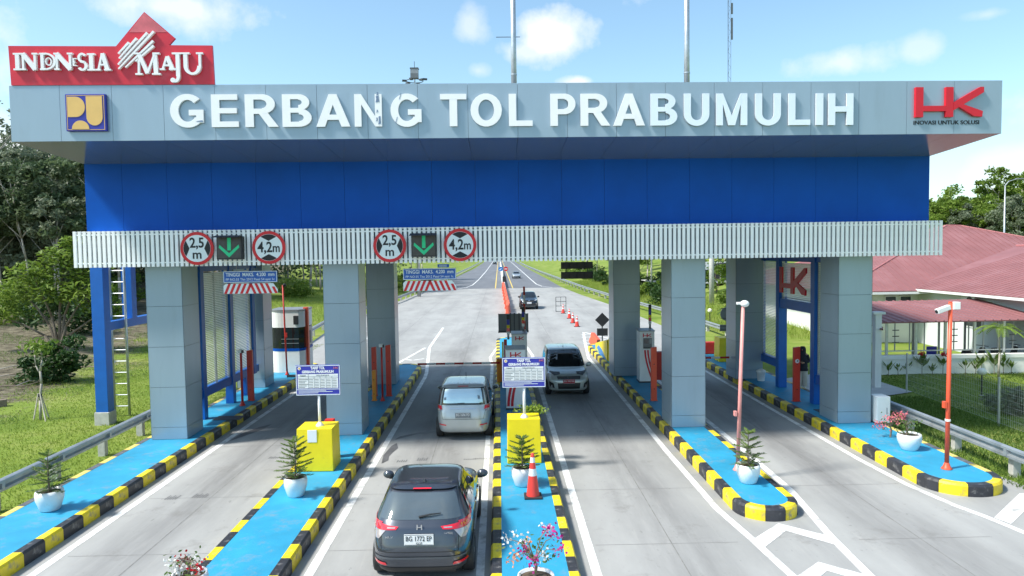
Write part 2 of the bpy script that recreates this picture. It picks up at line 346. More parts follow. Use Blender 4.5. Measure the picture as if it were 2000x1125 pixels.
def copy_tree(o, parent=None):
    c = o.copy(); COL.objects.link(c); c.parent = parent
    for ch in KIDS.get(o.name, [q for q in bpy.data.objects if q.parent == o]): copy_tree(ch, c)
    return c
KIDS = {}
_txt = {}
def text_mesh(body, size, depth, matname, spacing=1.0, bold=0.0, align='CENTER', width=None):
    """flat lettering facing -y, baseline at z=0, as a mesh"""
    cu = bpy.data.curves.new('lettering', 'FONT'); cu.body = body; cu.size = size; cu.extrude = depth; cu.offset = bold; cu.align_x = align; cu.space_character = spacing; cu.resolution_u = 3
    ob = bpy.data.objects.new('lettering', cu); COL.objects.link(ob)
    dg = bpy.context.evaluated_depsgraph_get(); dg.update()
    me = bpy.data.meshes.new_from_object(ob.evaluated_get(dg)); COL.objects.unlink(ob); bpy.data.objects.remove(ob); bpy.data.curves.remove(cu)
    me.transform(Matrix.Rotation(PI/2, 4, 'X'))
    if width:
        xs = [v.co.x for v in me.vertices]; w = max(xs)-min(xs); cx = (max(xs)+min(xs))/2
        for v in me.vertices: v.co.x = (v.co.x-cx)*width/w
    me.materials.clear(); me.materials.append(M[matname]); me.name = 'lettering'; return me
def text(name, body, size, pos, matname, parent, depth=.004, **k):
    return put(name, text_mesh(body, size, depth, matname, **k), parent, pos)

# ------------------------------------------------------------------ ground, plaza, road
def hgt(x, y):
    def sm(t): t = max(0, min(1, t)); return t*t*(3-2*t)
    h = -.03
    if y > 40:
        k = sm((y-40)/40)
        if x > 14.5: h += k*min(4.5, .16*(x-14.5))
        if x < -13.8: h += k*min(3.2, .085*(-13.8-x))
    if x < -16 and y <= 40 or x < -16: h += .02*(-16-max(x, -40))*(1-sm((y-40)/40))
    return h
xs = [-1500,-600,-250,-120,-90,-70,-60]+[-50+i*2 for i in range(17)]+[-17,-16,-15,-14,-13,-11,-5,0,5,10,12,13,14,14.5,15.5,17]+[19+i*2 for i in range(17)]+[60,75,95,130,250,600,1500]
ys = [-600,-200,-80,-40,-20]+[i*4 for i in range(0,45)]+[190,210,240,280,340,420,540,700,1000,1600,3000]
g = MB(); nx = len(xs)
g.add([(x, y, hgt(x, y)+(random.uniform(-.04, .04) if abs(x) > 17 and 15 < y < 180 and abs(x) < 60 else 0)) for y in ys for x in xs], [(j*nx+i, j*nx+i+1, (j+1)*nx+i+1, (j+1)*nx+i) for j in range(len(ys)-1) for i in range(nx-1)])
ground = struct(g.build('ground', 'turf_ground', smooth=True))
PL = [(-11.2,-60),(-11.2,38),(-12.3,46),(-13.1,56),(-12.6,72),(-11.8,94),(-10.9,113)]
PR = [(13.6,-60),(13.6,14.9),(12.5,16.4),(12.15,19),(12.15,42),(12.3,52),(11.9,72),(10.6,94),(9.9,113)]
plaza = struct(MB().prism_z(PL[::-1]+PR, -.2, 0).build('concrete_plaza', 'plaza_concrete')) if False else None
poly = PR+PL[::-1]
plaza = struct(MB().prism_z(poly, -.2, 0).build('concrete_plaza', 'plaza_concrete'))
road = struct(MB().prism_z([(9.9,113.02),(9.9,160),(9.4,260),(9.2,1500),(-8.2,1500),(-8.5,260),(-10.3,160),(-10.9,113.02)], -.2, -.004).build('asphalt_road', 'asphalt'))
def strip(name, pts, w, matn, parent, z=.004):
    """painted line along a polyline"""
    b = MB(); L = []; Rr = []
    for i, p in enumerate(pts):
        a = Vector(pts[max(0, i-1)]); c = Vector(pts[min(len(pts)-1, i+1)]); d = (c-a).normalized(); nn = Vector((-d.y, d.x))
        L.append((p[0]+nn.x*w/2, p[1]+nn.y*w/2, z)); Rr.append((p[0]-nn.x*w/2, p[1]-nn.y*w/2, z))
    n = len(pts); b.add(L+Rr, [(i, i+n, i+n+1, i+1) for i in range(n-1)]); return b.build(name, matn, parent)
def flat(name, poly, matn, parent, z=.004):
    a = sum(poly[i][0]*poly[(i+1) % len(poly)][1]-poly[(i+1) % len(poly)][0]*poly[i][1] for i in range(len(poly)))
    if a < 0: poly = poly[::-1]
    return MB().add([(x, y, z) for x, y in poly], [tuple(range(len(poly)))]).build(name, matn, parent)
def seg(x, y0, y1, n=12): return [(x, y0+(y1-y0)*i/n) for i in range(n+1)]
strip('lane_line', seg(-8.57, -10, 33), .17, 'line_white', plaza)
strip('lane_line', seg(-3.50, -10, 33)+[(-3.56,34.4),(-4.3,43.5),(-4.35,55)], .17, 'line_white', plaza)
strip('lane_line', seg(-.42, -10, 36)+[(-.56,39),(-.1,44),(.2,47.4)], .15, 'line_white', plaza)
strip('lane_line', seg(1.66, -10, 37)+[(1.78,39.3),(1.6,43),(.9,47.4)], .17, 'line_white', plaza)
strip('lane_line', [(5.2,-10),(5.06,12.25),(4.92,13.9),(4.74,15.6),(4.7,20),(4.75,33),(4.72,38.2),(5.43,46),(5.9,50.5)], .16, 'line_white', plaza)
strip('lane_line', [(6.3,-10),(6.40,12.2),(6.51,13.9),(6.84,16.7),(6.9,20),(6.9,36)], .17, 'line_white', plaza)
strip('lane_line', [(11.6,-10),(10.9,12),(10.41,13.9),(10.22,14.8),(10.0,15.5),(9.77,16.9),(9.66,19),(9.66,38)], .16, 'line_white', plaza)
for P in ([(4.98,13.9),(5.75,14.65),(5.75,14.25),(5.02,13.47)], [(5.755,14.65),(6.5,13.94),(6.46,13.47),(5.755,14.25)],
          [(5.10,12.2),(5.75,12.78),(5.75,12.42),(5.12,11.8)], [(5.755,12.78),(6.38,12.2),(6.36,11.8),(5.755,12.42)],
          [(10.36,14.72),(11.95,16.15),(12.3,16.15),(12.0,15.7),(10.46,14.36)],
          [(10.62,13.0),(13.0,15.1),(13.4,15.1),(13.3,14.7),(10.7,12.5)],
          [(5.12,10.2),(5.75,10.8),(5.75,10.44),(5.13,9.8)], [(5.755,10.8),(6.35,10.2),(6.34,9.8),(5.755,10.44)]):
    flat('hatch_mark', P, 'line_white', plaza, .006)
strip('lane_line', [(-5.5,36.6),(-5.25,38.4),(-4.54,43.5)], .16, 'line_white', plaza)
for P in ([(-5.3,38.9),(-4.7,38.45)], [(-4.7,38.45),(-4.15,38.95)], [(-5.2,37.2),(-4.5,36.8)], [(-4.5,36.8),(-3.9,37.3)], [(-4.7,35.5),(-4.2,35.3)], [(-4.2,35.3),(-3.7,35.7)]): strip('hatch_mark', P, .16, 'line_white', plaza, .006)
strip('lane_line', [(5.9,50.5),(7.3,46),(7.6,40)], .16, 'line_white', plaza)
for i in range(6): strip('hatch_mark', [(4.9+.13*i, 41+1.6*i), (7.5-.22*i, 41.3+1.6*i)], .17, 'line_white', plaza, .006)
for i in range(7): strip('hatch_mark', [(-.42+.07*i, 42-.4*i), (1.55, 42-.4*i)], .1, 'line_white', plaza, .006) if i < 2 else None
for y in (41, 44.2, 47.4, 50.6, 53.8, 57): strip('hatch_mark', [(-9.4-.16*(y-41), y), (-8.6, y-.8)], .2, 'line_white', plaza, .006)
strip('lane_line', [(-8.55,33.05),(-8.6,40),(-9.1,50),(-11.2,64)], .16, 'line_white', plaza)
# construction joints of the slab
for x in (-6.95, -1.95, 3.3, 8.2): strip('joint_seal', seg(x, -10, 112), .022, 'joint', plaza, .003)
for y in (6, 11, 13.75, 17, 21.6, 26, 31, 36, 41, 46, 51.5, 57, 63, 69, 75, 82, 89, 97, 105):
    for a, b in ((-8.4,-5.5),(-3.4,-.5),(1.8,4.6),(7,9.6)) if y < 42 else ((-11,11),): strip('joint_seal', [(a, y), (b, y)], .014, 'joint', plaza, .0025)
flat('asphalt_patch', [(-3.30,19.5),(-3.38,20.3),(-3.30,21.3),(-3.18,21.6),(-3.06,21.05),(-3.15,20.6),(-3.2,20.2),(-3.16,19.8)], 'stain', plaza, .0055)
flat('asphalt_patch', [(-3.3,22.0),(-2.7,22.6),(-2.0,22.9),(-1.9,23.1),(-2.6,22.9),(-3.2,22.4)], 'stain', plaza, .0052)
flat('asphalt_patch', [(-8.45,22.2),(-8.2,22.8),(-7.9,23.6),(-7.8,24.4),(-8.1,24.0),(-8.4,23.1)], 'stain', plaza, .0052)
for (x, y, n, L) in ((-2.9,19.6,5,.22),(-2.35,19.7,5,.30),(-1.05,19.7,6,.12),(-.75,19.75,6,.12),(-8.0,16.9,5,.30),(-7.4,17.0,6,.30),(-6.6,20.2,7,.2),(2.4,22.5,4,.2)):
    for k in range(n): strip('loop_mark', [(x+.06*k, y), (x+.06*k+.02, y+L*(1-.3*(k % 2)))], .018, 'stain', plaza, .0058)
strip('edge_line', [(-6.9,113.5),(-5.4,118),(-4.7,126),(-4.3,150),(-3.9,214),(-3.6,350),(-3.4,1200)], .18, 'line_white', road, .0)
strip('edge_line', [(8.4,113.5),(7.0,118),(6.5,126),(6.5,150),(6.6,214),(6.7,350),(6.7,1200)], .18, 'line_white', road, .0)
strip('centre_line', [(-.62,113.5),(-.6,200),(-.5,1200)], .16, 'line_yellow', road, .0); strip('centre_line', [(2.12,113.5),(2.1,200),(2.0,1200)], .16, 'line_yellow', road, .0)

# ------------------------------------------------------------------ toll islands with painted kerb blocks
KH = .28
KY = {}
def kerb_mesh(c, ln=.642):
    if (c, ln) not in KY:
        b = MB().prism_y([(0,-.05),(.20,-.05),(.20,KH),(.035,KH),(.0,KH-.05)], 0, ln)
        KY[(c, ln)] = b.mesh('kerb_block', c, bevel=.008)
    return KY[(c, ln)]
def island(x0, x1, y0, y1, nose0, nose1, label, faded=None):
    o = bpy.data.objects.new('toll_island', None); COL.objects.link(o); o.location = ((x0+x1)/2, (y0+y1)/2, 0); struct(o); o['label'] = label
    def T(p): return (p[0]-o.location.x, p[1]-o.location.y)
    w = x1-x0; r = w/2; cx = (x0+x1)/2; k = .2; top = []
    ya = y0+(r*1.05 if nose0 else 0); yb = y1-(r*1.4 if nose1 else 0)
    def arc(cy, ey, rr, n, a0, a1): return [(cx+rr*math.cos(a0+(a1-a0)*i/n), cy+(rr*ey)*math.sin(a0+(a1-a0)*i/n)) for i in range(n+1)]
    loop = []
    loop += arc(ya, 1.05, r-k+.01, 14, PI, 2*PI) if nose0 else [(x0+k-.01, ya), (x1-k+.01, ya)]
    loop += arc(yb, 1.4, r-k+.01, 14, 0, PI) if nose1 else [(x1-k+.01, yb), (x0+k-.01, yb)]
    MB().prism_z([T(p) for p in loop], -.05, KH-.006).build('painted_top', 'island_blue', o)
    n = round((yb-ya)/.65); ln = (yb-ya)/n
    for side in (0, 1):
        jit = [0]+[random.uniform(-.045, .045) for _ in range(n-1)]+[0]
        for i in range(n):
            c = ('kerb_yellow', 'kerb_black')[(i+side*0) % 2]
            if faded == side: c += '_faded'
            me = kerb_mesh(c, round(ln-.006, 4)); ja = jit[i]; jb = jit[i+1]; sc_ = (ln-.006+jb-ja)/(ln-.006)
            if side == 0: put('kerb_block', me, o, (x0-o.location.x, ya+i*ln+.003+ja-o.location.y, 0)).scale.y = sc_
            else: put('kerb_block', me, o, (x1-o.location.x, ya+(i+1)*ln-.003+jb-o.location.y, 0), PI).scale.y = sc_
    for on, cy, ey, a0, par in ((nose0, ya, 1.05, PI, 1), (nose1, yb, 1.4, 0, 0)):
        if not on: continue
        ns = 5
        for j in range(ns):
            ta = a0+PI*j/ns+.006; tb = a0+PI*(j+1)/ns-.006; b = MB()
            for q in range(5):
                t0 = ta+(tb-ta)*q/5; t1 = ta+(tb-ta)*(q+1)/5
                def pt(t, rr, z): x, y = T((cx+rr*math.cos(t), cy+rr*ey*math.sin(t))); return (x, y, z)
                b.add([pt(t0,r,-.05),pt(t1,r,-.05),pt(t1,r,KH-.05),pt(t0,r,KH-.05),pt(t0,r-.035,KH),pt(t1,r-.035,KH),pt(t0,r-k,KH),pt(t1,r-k,KH),pt(t0,r-k,-.05),pt(t1,r-k,-.05)], [(0,1,2,3),(3,2,5,4),(4,5,7,6),(6,7,9,8)]+([(0,3,4,6,8)] if q == 0 else [])+([(1,9,7,5,2)] if q == 4 else []))
            b.build('kerb_block', ('kerb_black', 'kerb_yellow')[j % 2], o)
    return o
I1 = island(-10.78, -8.95, 6.2, 36.5, 0, 1, 'toll island with the white booth, leftmost', faded=0)
I2 = island(-5.45, -3.82, 6.2, 35.6, 0, 1, 'toll island carrying the left tariff board')
I3 = island(-.23, 1.31, 6.2, 46, 0, 1, 'central toll island with the two toll cabinets')
I4 = island(5.05, 6.44, 14.75, 42, 1, 1, 'toll island with rounded nose and pink camera pole')
I5 = island(10.0, 11.88, 15.95, 41, 1, 1, 'rightmost toll island with rounded nose and orange pole', faded=1)
for x, y in ((-9.2, 24.2), (11.0, 23.6)): MB().box(-.45, .45, -.3, .3, 0, .012).build('drain_grate', 'dark_metal', I1 if x < 0 else I5, (x-(I1 if x < 0 else I5).location.x, y-(I1 if x < 0 else I5).location.y, KH-.006))
# ------------------------------------------------------------------ the toll gate
GA = .02; GO = Vector((.4, 21.7, 0))
def GW(u, v, z): return (GO.x+u*math.cos(GA)-v*math.sin(GA), GO.y+u*math.sin(GA)+v*math.cos(GA), z)
gate = thing('toll_gate', 'grey and blue toll plaza gate spanning all lanes, with slatted white band', 'toll gate', GO, GA)
PW = 1.319; U0 = -13.06; NP = 20
VF, VB, VBK = -2.35, 0.02, 10.2
ZF0, ZF1, ZB0, ZB1 = 8.79, 10.22, 6.45, 8.49
UF = [-13.06, -11.79]+[-11.79+1.3225*i for i in range(1, 19)]+[13.35]       # fascia seams
UB = [-12.52, -11.45]+[-11.45+1.297*i for i in range(1, 18)]+[12.85]        # wall seams
# hidden cores
MB().box(UF[0]+.03, UF[-1]-.03, VF+.05, VBK+2.3, ZF0+.05, ZF1-.02).build('roof_box', 'acp_core', gate)
MB().box(UB[0]+.03, UB[-1]-.03, VB+.04, VBK-.04, 5.62, ZF0+.049).build('beam_core', 'acp_core', gate)
def plate(name, quad, th, matn):   # a panel: quad of points (counter-clockwise from outside), pushed inwards by th
    a, b, c, d = [Vector(p) for p in quad]; n = (b-a).cross(d-a).normalized()*th
    return MB().add([*quad, *[tuple(Vector(p)-n) for p in quad]], [(0,1,2,3),(7,6,5,4),(1,0,4,5),(2,1,5,6),(3,2,6,7),(0,3,7,4)]).build(name, matn, gate)
G_ = .004
for i in range(len(UF)-1):
    a, b = UF[i]+G_, UF[i+1]-G_
    plate('fascia_panel', [(a,VF,ZF0),(b,VF,ZF0),(b,VF,ZF1),(a,VF,ZF1)], .04, 'acp')
    plate('fascia_panel', [(b,VBK+2.35,ZF0),(a,VBK+2.35,ZF0),(a,VBK+2.35,ZF1),(b,VBK+2.35,ZF1)], .04, 'acp')
    k0 = UB[0]+(a-UF[0])*(UB[-1]-UB[0])/(UF[-1]-UF[0]); k1 = UB[0]+(b-UF[0])*(UB[-1]-UB[0])/(UF[-1]-UF[0])
    plate('soffit_panel', [(k0,VB,ZB1),(k1,VB,ZB1),(b,VF,ZF0-.003),(a,VF,ZF0-.003)], .03, 'soffit')
    plate('soffit_panel', [(k1,VBK,ZB1),(k0,VBK,ZB1),(a,VBK+2.35,ZF0-.003),(b,VBK+2.35,ZF0-.003)], .03, 'soffit')
for i in range(len(UB)-1):
    a, b = UB[i]+.0035, UB[i+1]-.0035
    plate('wall_panel', [(a,VB,ZB0),(b,VB,ZB0),(b,VB,ZB1+.02),(a,VB,ZB1+.02)], .03, 'blue_panel')
    plate('wall_panel', [(b,VBK,ZB0),(a,VBK,ZB0),(a,VBK,ZB1+.02),(b,VBK,ZB1+.02)], .03, 'blue_panel')
VS = [VF+(VBK+4.7)*i/10 for i in range(11)]; VW = [VB+(VBK-VB)*i/8 for i in range(9)]
for i in range(10):
    a, b = VS[i]+G_, VS[i+1]-G_
    plate('fascia_panel', [(UF[0],b,ZF0),(UF[0],a,ZF0),(UF[0],a,ZF1),(UF[0],b,ZF1)], .04, 'acp'); plate('fascia_panel', [(UF[-1],a,ZF0),(UF[-1],b,ZF0),(UF[-1],b,ZF1),(UF[-1],a,ZF1)], .04, 'acp')
for i in range(8):
    a, b = VW[i]+G_, VW[i+1]-G_
    plate('wall_panel', [(UB[0],b,ZB0),(UB[0],a,ZB0),(UB[0],a,ZB1+.02),(UB[0],b,ZB1+.02)], .03, 'blue_panel'); plate('wall_panel', [(UB[-1],a,ZB0),(UB[-1],b,ZB0),(UB[-1],b,ZB1+.02),(UB[-1],a,ZB1+.02)], .03, 'blue_panel')
plate('soffit_panel', [(UB[0],VBK,ZB1),(UB[0],VB,ZB1),(UF[0],VF,ZF0-.003),(UF[0],VBK+2.35,ZF0-.003)], .03, 'soffit'); plate('soffit_panel', [(UB[-1],VB,ZB1),(UB[-1],VBK,ZB1),(UF[-1],VBK+2.35,ZF0-.003),(UF[-1],VF,ZF0-.003)], .03, 'soffit')
MB().box(UB[0]+.4, UB[-1]-.4, VB+.2, VBK-.2, 5.58, 5.615).build('ceiling', 'ceiling_dark', gate)
# slatted band: 188 upright white slats on two rails
SU0, SU1, SV, SZ0, SZ1 = -12.62, 12.92, -.55, 5.46, 6.50
sl = MB().box(0, .086, 0, .06, SZ0, SZ1).mesh('slat', 'slat_white', bevel=.004)
ns = 187; sp = (SU1-SU0-.086)/(ns-1)
for i in range(ns): put('slat', sl, gate, (SU0+i*sp, SV, 0))
for z in (SZ0+.10, SZ1-.12): MB().box(SU0+.01, SU1-.01, SV+.008, SV+.05, z, z+.035).build('slat_rail', 'slat_white', gate)
MB().box(SU0+.32, SU1-.32, SV+.16, VB-.012, SZ0+.04, SZ1-.03).build('slat_backing', 'slat_back', gate)
MB().box(SU0+.2, SU1-.1, SV+.10, VB-.02, SZ1-.028, SZ1+.0).build('band_cap', 'slat_white', gate)
for q in range(27):   # brackets behind the band
    MB().box(-.02, .02, SV+.051, SV+.16, SZ0+.1, SZ0+.14).build('bracket', 'slat_white', gate, (SU0+.5+q*.95, 0, 0))
# columns clad in panels
CZ = [KH, .64, 1.85, 3.06, 4.27, 5.48, 5.6]
def column(u0, u1, v0, v1):
    c = MB().box(u0+.02, u1-.02, v0+.02, v1-.02, KH-.02, 5.7).build('column', 'acp_core', gate)
    for i in range(len(CZ)-1):
        z0, z1 = CZ[i]+.005, CZ[i+1]-.005
        sets = ((u0, u1), (v0, v1))
        vm = (v0+v1)/2; um = (u0+u1)/2
        for q in ([(u0,v0,z0),(u1,v0,z0),(u1,v0,z1),(u0,v0,z1)],):
            pn(q, c)
        pn([(um-.004,v1,z0),(u0,v1,z0),(u0,v1,z1),(um-.004,v1,z1)], c); pn([(u1,v1,z0),(um+.004,v1,z0),(um+.004,v1,z1),(u1,v1,z1)], c)
        pn([(u0,v1,z0),(u0,v0,z0),(u0,v0,z1),(u0,v1,z1)], c); pn([(u1,v0,z0),(u1,v1,z0),(u1,v1,z1),(u1,v0,z1)], c)
def pn(q, c, m='acp'):
    a, b, cc, d = [Vector(p) for p in q]; n = (b-a).cross(d-a).normalized()*.018
    MB().add([*q, *[tuple(Vector(p)-n) for p in q]], [(0,1,2,3),(1,0,4,5),(2,1,5,6),(3,2,6,7),(0,3,7,4)]).build('panel', m, c)
for u, v in ((-10.88, .0), (-5.67, .0), (4.83, .0), (10.03, .0)): column(u, u+1.06, v, v+1.2)
for u, v in ((-11.12, 8.2), (-5.76, 8.35), (4.72, 9.2), (9.62, 7.9)): column(u, u+1.15, v, v+1.2)

# ---- lettering of the gate
def ringpts(cx, cy, rx, ry, t, a0, a1, n=22):
    o = [(cx+rx*math.cos(a0+(a1-a0)*i/n), cy+ry*math.sin(a0+(a1-a0)*i/n)) for i in range(n+1)]
    q = [(cx+(rx-t)*math.cos(a0+(a1-a0)*i/n), cy+(ry-t*.88)*math.sin(a0+(a1-a0)*i/n)) for i in range(n+1)]
    return o, q
def rect(a, b, c, d): return [(a, c), (b, c), (b, d), (a, d)]
S_ = .205; H_ = .17
GL = {
 'I': (.22, [rect(0,.22,0,1)], []),
 'L': (.66, [rect(0,S_,0,1), rect(S_,.66,0,H_)], []),
 'T': (.72, [rect(.255,.465,0,.83), rect(0,.72,.83,1)], []),
 'H': (.76, [rect(0,S_,0,1), rect(.555,.76,0,1), rect(S_,.555,.42,.59)], []),
 'E': (.68, [rect(0,S_,0,1), rect(S_,.68,0,H_), rect(S_,.64,.42,.58), rect(S_,.66,.83,1)], []),
 'N': (.76, [rect(0,.19,0,1), rect(.57,.76,0,1), [(.19,1),(.57,.32),(.57,0),(.19,.68)][::-1]], []),
 'M': (.90, [rect(0,.19,0,1), rect(.71,.90,0,1), [(.19,1),(.45,.30),(.45,0),(.355,0),(.19,.66)][::-1], [(.71,1),(.71,.66),(.545,0),(.45,0),(.45,.30)][::-1]], []),
 'A': (.88, [[(0,0),(.225,0),(.54,1),(.335,1)], [(.655,0),(.88,0),(.545,1),(.44,1),(.44,.69)][0:0] or [(.65,0),(.88,0),(.54,1),(.43,.70)], rect(.27,.62,.21,.37)], []),
 'U': (.76, [rect(0,S_,.36,1), rect(.555,.76,.36,1)], [(.38,.36,.38,.375,S_,PI,2*PI)]),
 'O': (.86, [], [(.43,.5,.43,.515,.215,0,2*PI)]),
 'G': (.84, [rect(.46,.82,.36,.53), [(.64,.13),(.82,.13),(.82,.36),(.64,.36)]], [(.43,.5,.43,.515,.205,.78,2*PI-.62)]),
 'P': (.70, [rect(0,S_,0,1), rect(S_,.40,.84,1), rect(S_,.40,.36,.52)], [(.39,.68,.31,.32,.20,-PI/2,PI/2)]),
 'R': (.78, [rect(0,S_,0,1), rect(S_,.42,.84,1), rect(S_,.42,.40,.56), [(.33,.41),(.56,.0),(.80,.0),(.54,.44)]], [(.41,.70,.31,.30,.20,-PI/2,PI/2)]),
 'B': (.74, [rect(0,S_,0,1), rect(S_,.42,.85,1), rect(S_,.44,.435,.58), rect(S_,.43,0,.155)], [(.41,.75,.28,.25,.19,-PI/2,PI/2), (.42,.28,.32,.28,.20,-PI/2,PI/2)]),
}
def glyph(ch, u0, u1, z0, h, vface, depth, matn, parent, name='letter'):
    w, polys, rings = GL[ch]; b = MB(); q = 0
    def X(x): return u0+(u1-u0)*x/w
    for p in polys:
        q += 1; b.prism_y([(X(x), z0+h*y) for x, y in p], vface-depth-.0012*q, vface)
    for (cx, cy, rx, ry, t, a0, a1) in rings:
        q += 1; o, i = ringpts(cx, cy, rx, ry, t, a0, a1)
        for k in range(len(o)-1):
            b.prism_y([(X(x), z0+h*y) for x, y in (o[k], o[k+1], i[k+1], i[k])], vface-depth-.0012*q, vface)
    return b.build(name, matn, parent)
def ux(px): return -8.94+(px-337)*.013655
SP = [('G',336,400,0),('E',413.5,464.5,0),('R',477,538.5,0),('B',547.5,603,0),('A',611.5,676.5,0),('N',685,737.5,0),('G',754,815,0),('T',849.5,900.5,0),('O',908,969,0),('L',982.5,1028.5,0),
      ('P',1063.5,1112.5,0),('R',1122.5,1179,0),('A',1186.5,1248.5,0),('B',1260,1312.5,1),('U',1326,1376,1),('M',1390,1451.5,1),('U',1467.5,1518.5,1),('L',1534,1577.5,1),('I',1589,1603.5,1),('H',1614,1664,1)]
for i, (ch, a, b, mir) in enumerate(SP):
    dz = -.004*i
    lt = glyph(ch, ux(a), ux(b), 9.115+dz, .845, VF-.02, .055, 'letter_mirror' if mir else 'letter_white', gate)
    if i == 5:   # peeling paint on the N
        u = ux(b)-.19*(ux(b)-ux(a))/.76+.02
        for (x, z, w, h) in ((0,.62,.10,.18),(.02,.80,.06,.09),(.01,.36,.05,.07),(.06,.05,.07,.22),(.0,.13,.05,.1)):
            MB().prism_y([(u+x,9.1+z),(u+x+w,9.1+z+.02),(u+x+w*.8,9.1+z+h),(u+x+.01,9.1+z+h*.9),(u+x+.02,9.1+z+h*.5)], VF-.085, VF-.07).build('bare_patch', 'letter_raw', lt)
    if i == 6:
        for (x, z) in ((.23,.70),(.12,.08)): MB().prism_y([(ux(a)+x,9.1+z),(ux(a)+x+.012,9.1+z),(ux(a)+x+.06,9.1+z+.16),(ux(a)+x+.05,9.1+z+.16)], VF-.086, VF-.07).build('crack', 'letter_raw', lt)
    if i == 0: MB().prism_y([(ux(b)-.22,9.26),(ux(b)-.03,9.24),(ux(b)-.05,9.29),(ux(b)-.15,9.275)], VF-.085, VF-.07).build('crack', 'letter_raw', lt)

# ---- emblem board with two gold letters in a blue square
def cx_(px, py): return (-13.0+(px/3.41-18)*.01303, 10.22+(168-py/3.41)*.01310)     # photo crop units to the fascia plane
emb = thing('emblem_board', 'square blue board with gold rounded shapes on the grey fascia', 'emblem', GW(-11.09, VF, 9.03), GA)
ou, oz = -11.09, 9.03
def EP(pts): return [(cx_(*p)[0]-ou, cx_(*p)[1]-oz) for p in pts]
MB().prism_y([(-.51,0),(.51,0),(.51,.95),(-.51,.95)], -.10, -.003).build('board', 'logo_blue', emb, bevel=.012)
for (a, b, c, d) in ((-.475,.475,.03,.042),(-.475,.475,.905,.917),(-.475,-.463,.042,.905),(.463,.475,.042,.905)): MB().prism_y(rect(a,b,c,d), -.104, -.098).build('border', 'logo_gold', emb)
def arcp(cx, cz, rx, rz, a0, a1, n=18): return [(cx+rx*math.cos(a0+(a1-a0)*i/n), cz+rz*math.sin(a0+(a1-a0)*i/n)) for i in range(n+1)]
MB().prism_y([(-.45,.36)]+arcp(-.25,.62,.24,.26,-PI/2,PI/2)+[(-.45,.88)], -.112, -.099).build('gold_shape', 'logo_gold', emb)
MB().prism_y([(.02,.89),(.02,.36)]+arcp(.225,.36,.205,.22,PI,2*PI)[1:]+[(.43,.89)], -.112, -.099).build('gold_shape', 'logo_gold', emb)
MB().prism_y([(-.36,.05)]+[(.08,.05)]+arcp(-.14,.05,.22,.22,0,PI)[1:-1], -.112, -.099).build('gold_shape', 'logo_gold', emb)
# ---- red contractor logo with motto
hk = thing('company_logo', 'red HK letters with motto INOVASI UNTUK SOLUSI at right end of fascia', 'logo', GW(11.8, VF, 9.1), GA)
def hu(px): return -8.94+(1000+px/2-337)*.013655-11.8
def hz_(py): return 9.20+(232-(120+py/2))*.01370-9.1
def logo_hk(o, sx, sz, x0, z0, y0, y1, matn):
    P = [rect(1565,1595,222,105), rect(1685,1715,222,105), rect(1595,1685,199,178), [(1716,196),(1716,165),(1822,105),(1836,105),(1836,126)], [(1716,170),(1752,172),(1833,200),(1830,222),(1798,219)]]
    for q, p in enumerate(P):
        pts = [(x0+(x-1700)*sx, z0+(165-y)*sz) for x, y in p]
        a = sum(pts[i][0]*pts[(i+1) % len(pts)][1]-pts[(i+1) % len(pts)][0]*pts[i][1] for i in range(len(pts)))
        if a < 0: pts = pts[::-1]
        MB().prism_y(pts, y0-.0015*q, y1).build('letter_stroke', matn, o)
logo_hk(hk, .00695, .00685, .03, .52, -.09, -.003, 'hk_red')
text('motto', 'INOVASI UNTUK SOLUSI', .15, (0, -.006, -.055), 'ink', hk, depth=.005, width=1.83, bold=.002)
# ---- red sign on the roof, INDONESIA MAJU
rs = thing('rooftop_sign', 'red INDONESIA MAJU sign with peaked arrow standing on the roof at left', 'sign', GW(-10.43, VF, ZF1), GA)
def rp(px, py): x, z = cx_(px, py); return (x+10.43, z-10.22)
MB().prism_y([rp(65,571),rp(1420,571),rp(1414,311),rp(1124,308),rp(1167,262),rp(967,87),rp(770,314),rp(57,309)], -.02, .05).build('panel', 'sign_red', rs)
for x in (-2.3, -.8, .8, 2.3): MB().tube([(x,.05,.9),(x,.9,.0)], .03, 6).build('brace', 'grey_metal', rs)
MB().prism_y([rp(862,222),rp(1115,222),rp(967,92)], -.026, -.019).build('faded_tip', 'sign_red_faded', rs)
def stroke(b, x0, y0, x1, y1, w, w2=None):
    w2 = w2 or w; a = Vector(rp(x0, y0)); c = Vector(rp(x1, y1)); d = (c-a).normalized(); n = Vector((-d.y, d.x))*.5*.00382
    b.q += 1; b.prism_y([tuple(a+n*w), tuple(a-n*w), tuple(c-n*w2), tuple(c+n*w2)], -.10-.0012*b.q, -.02)
def ringst(b, cx, cy, rx, ry, tx, ty, a0=0, a1=2*PI, n=20):
    b.q += 1
    for k in range(n):
        t0 = a0+(a1-a0)*k/n; t1 = a0+(a1-a0)*(k+1)/n
        f = lambda t, o: rp(cx+(rx-tx*o)*math.cos(t), cy-(ry-ty*o)*math.sin(t))
        b.prism_y([f(t0,0), f(t1,0), f(t1,1), f(t0,1)], -.10-.0012*b.q, -.02)
def L_(): b = MB(); b.q = 0; return b
def fin(b): b.build('letter', 'letter_white', rs)
def serif(b, x, y, w): stroke(b, x-w/2, y, x+w/2, y, 11)
def l_I(x, t, bt, w=26): b = L_(); stroke(b, x, t, x, bt, w); serif(b, x, t+5, w*2.0); serif(b, x, bt-5, w*2.0); fin(b)
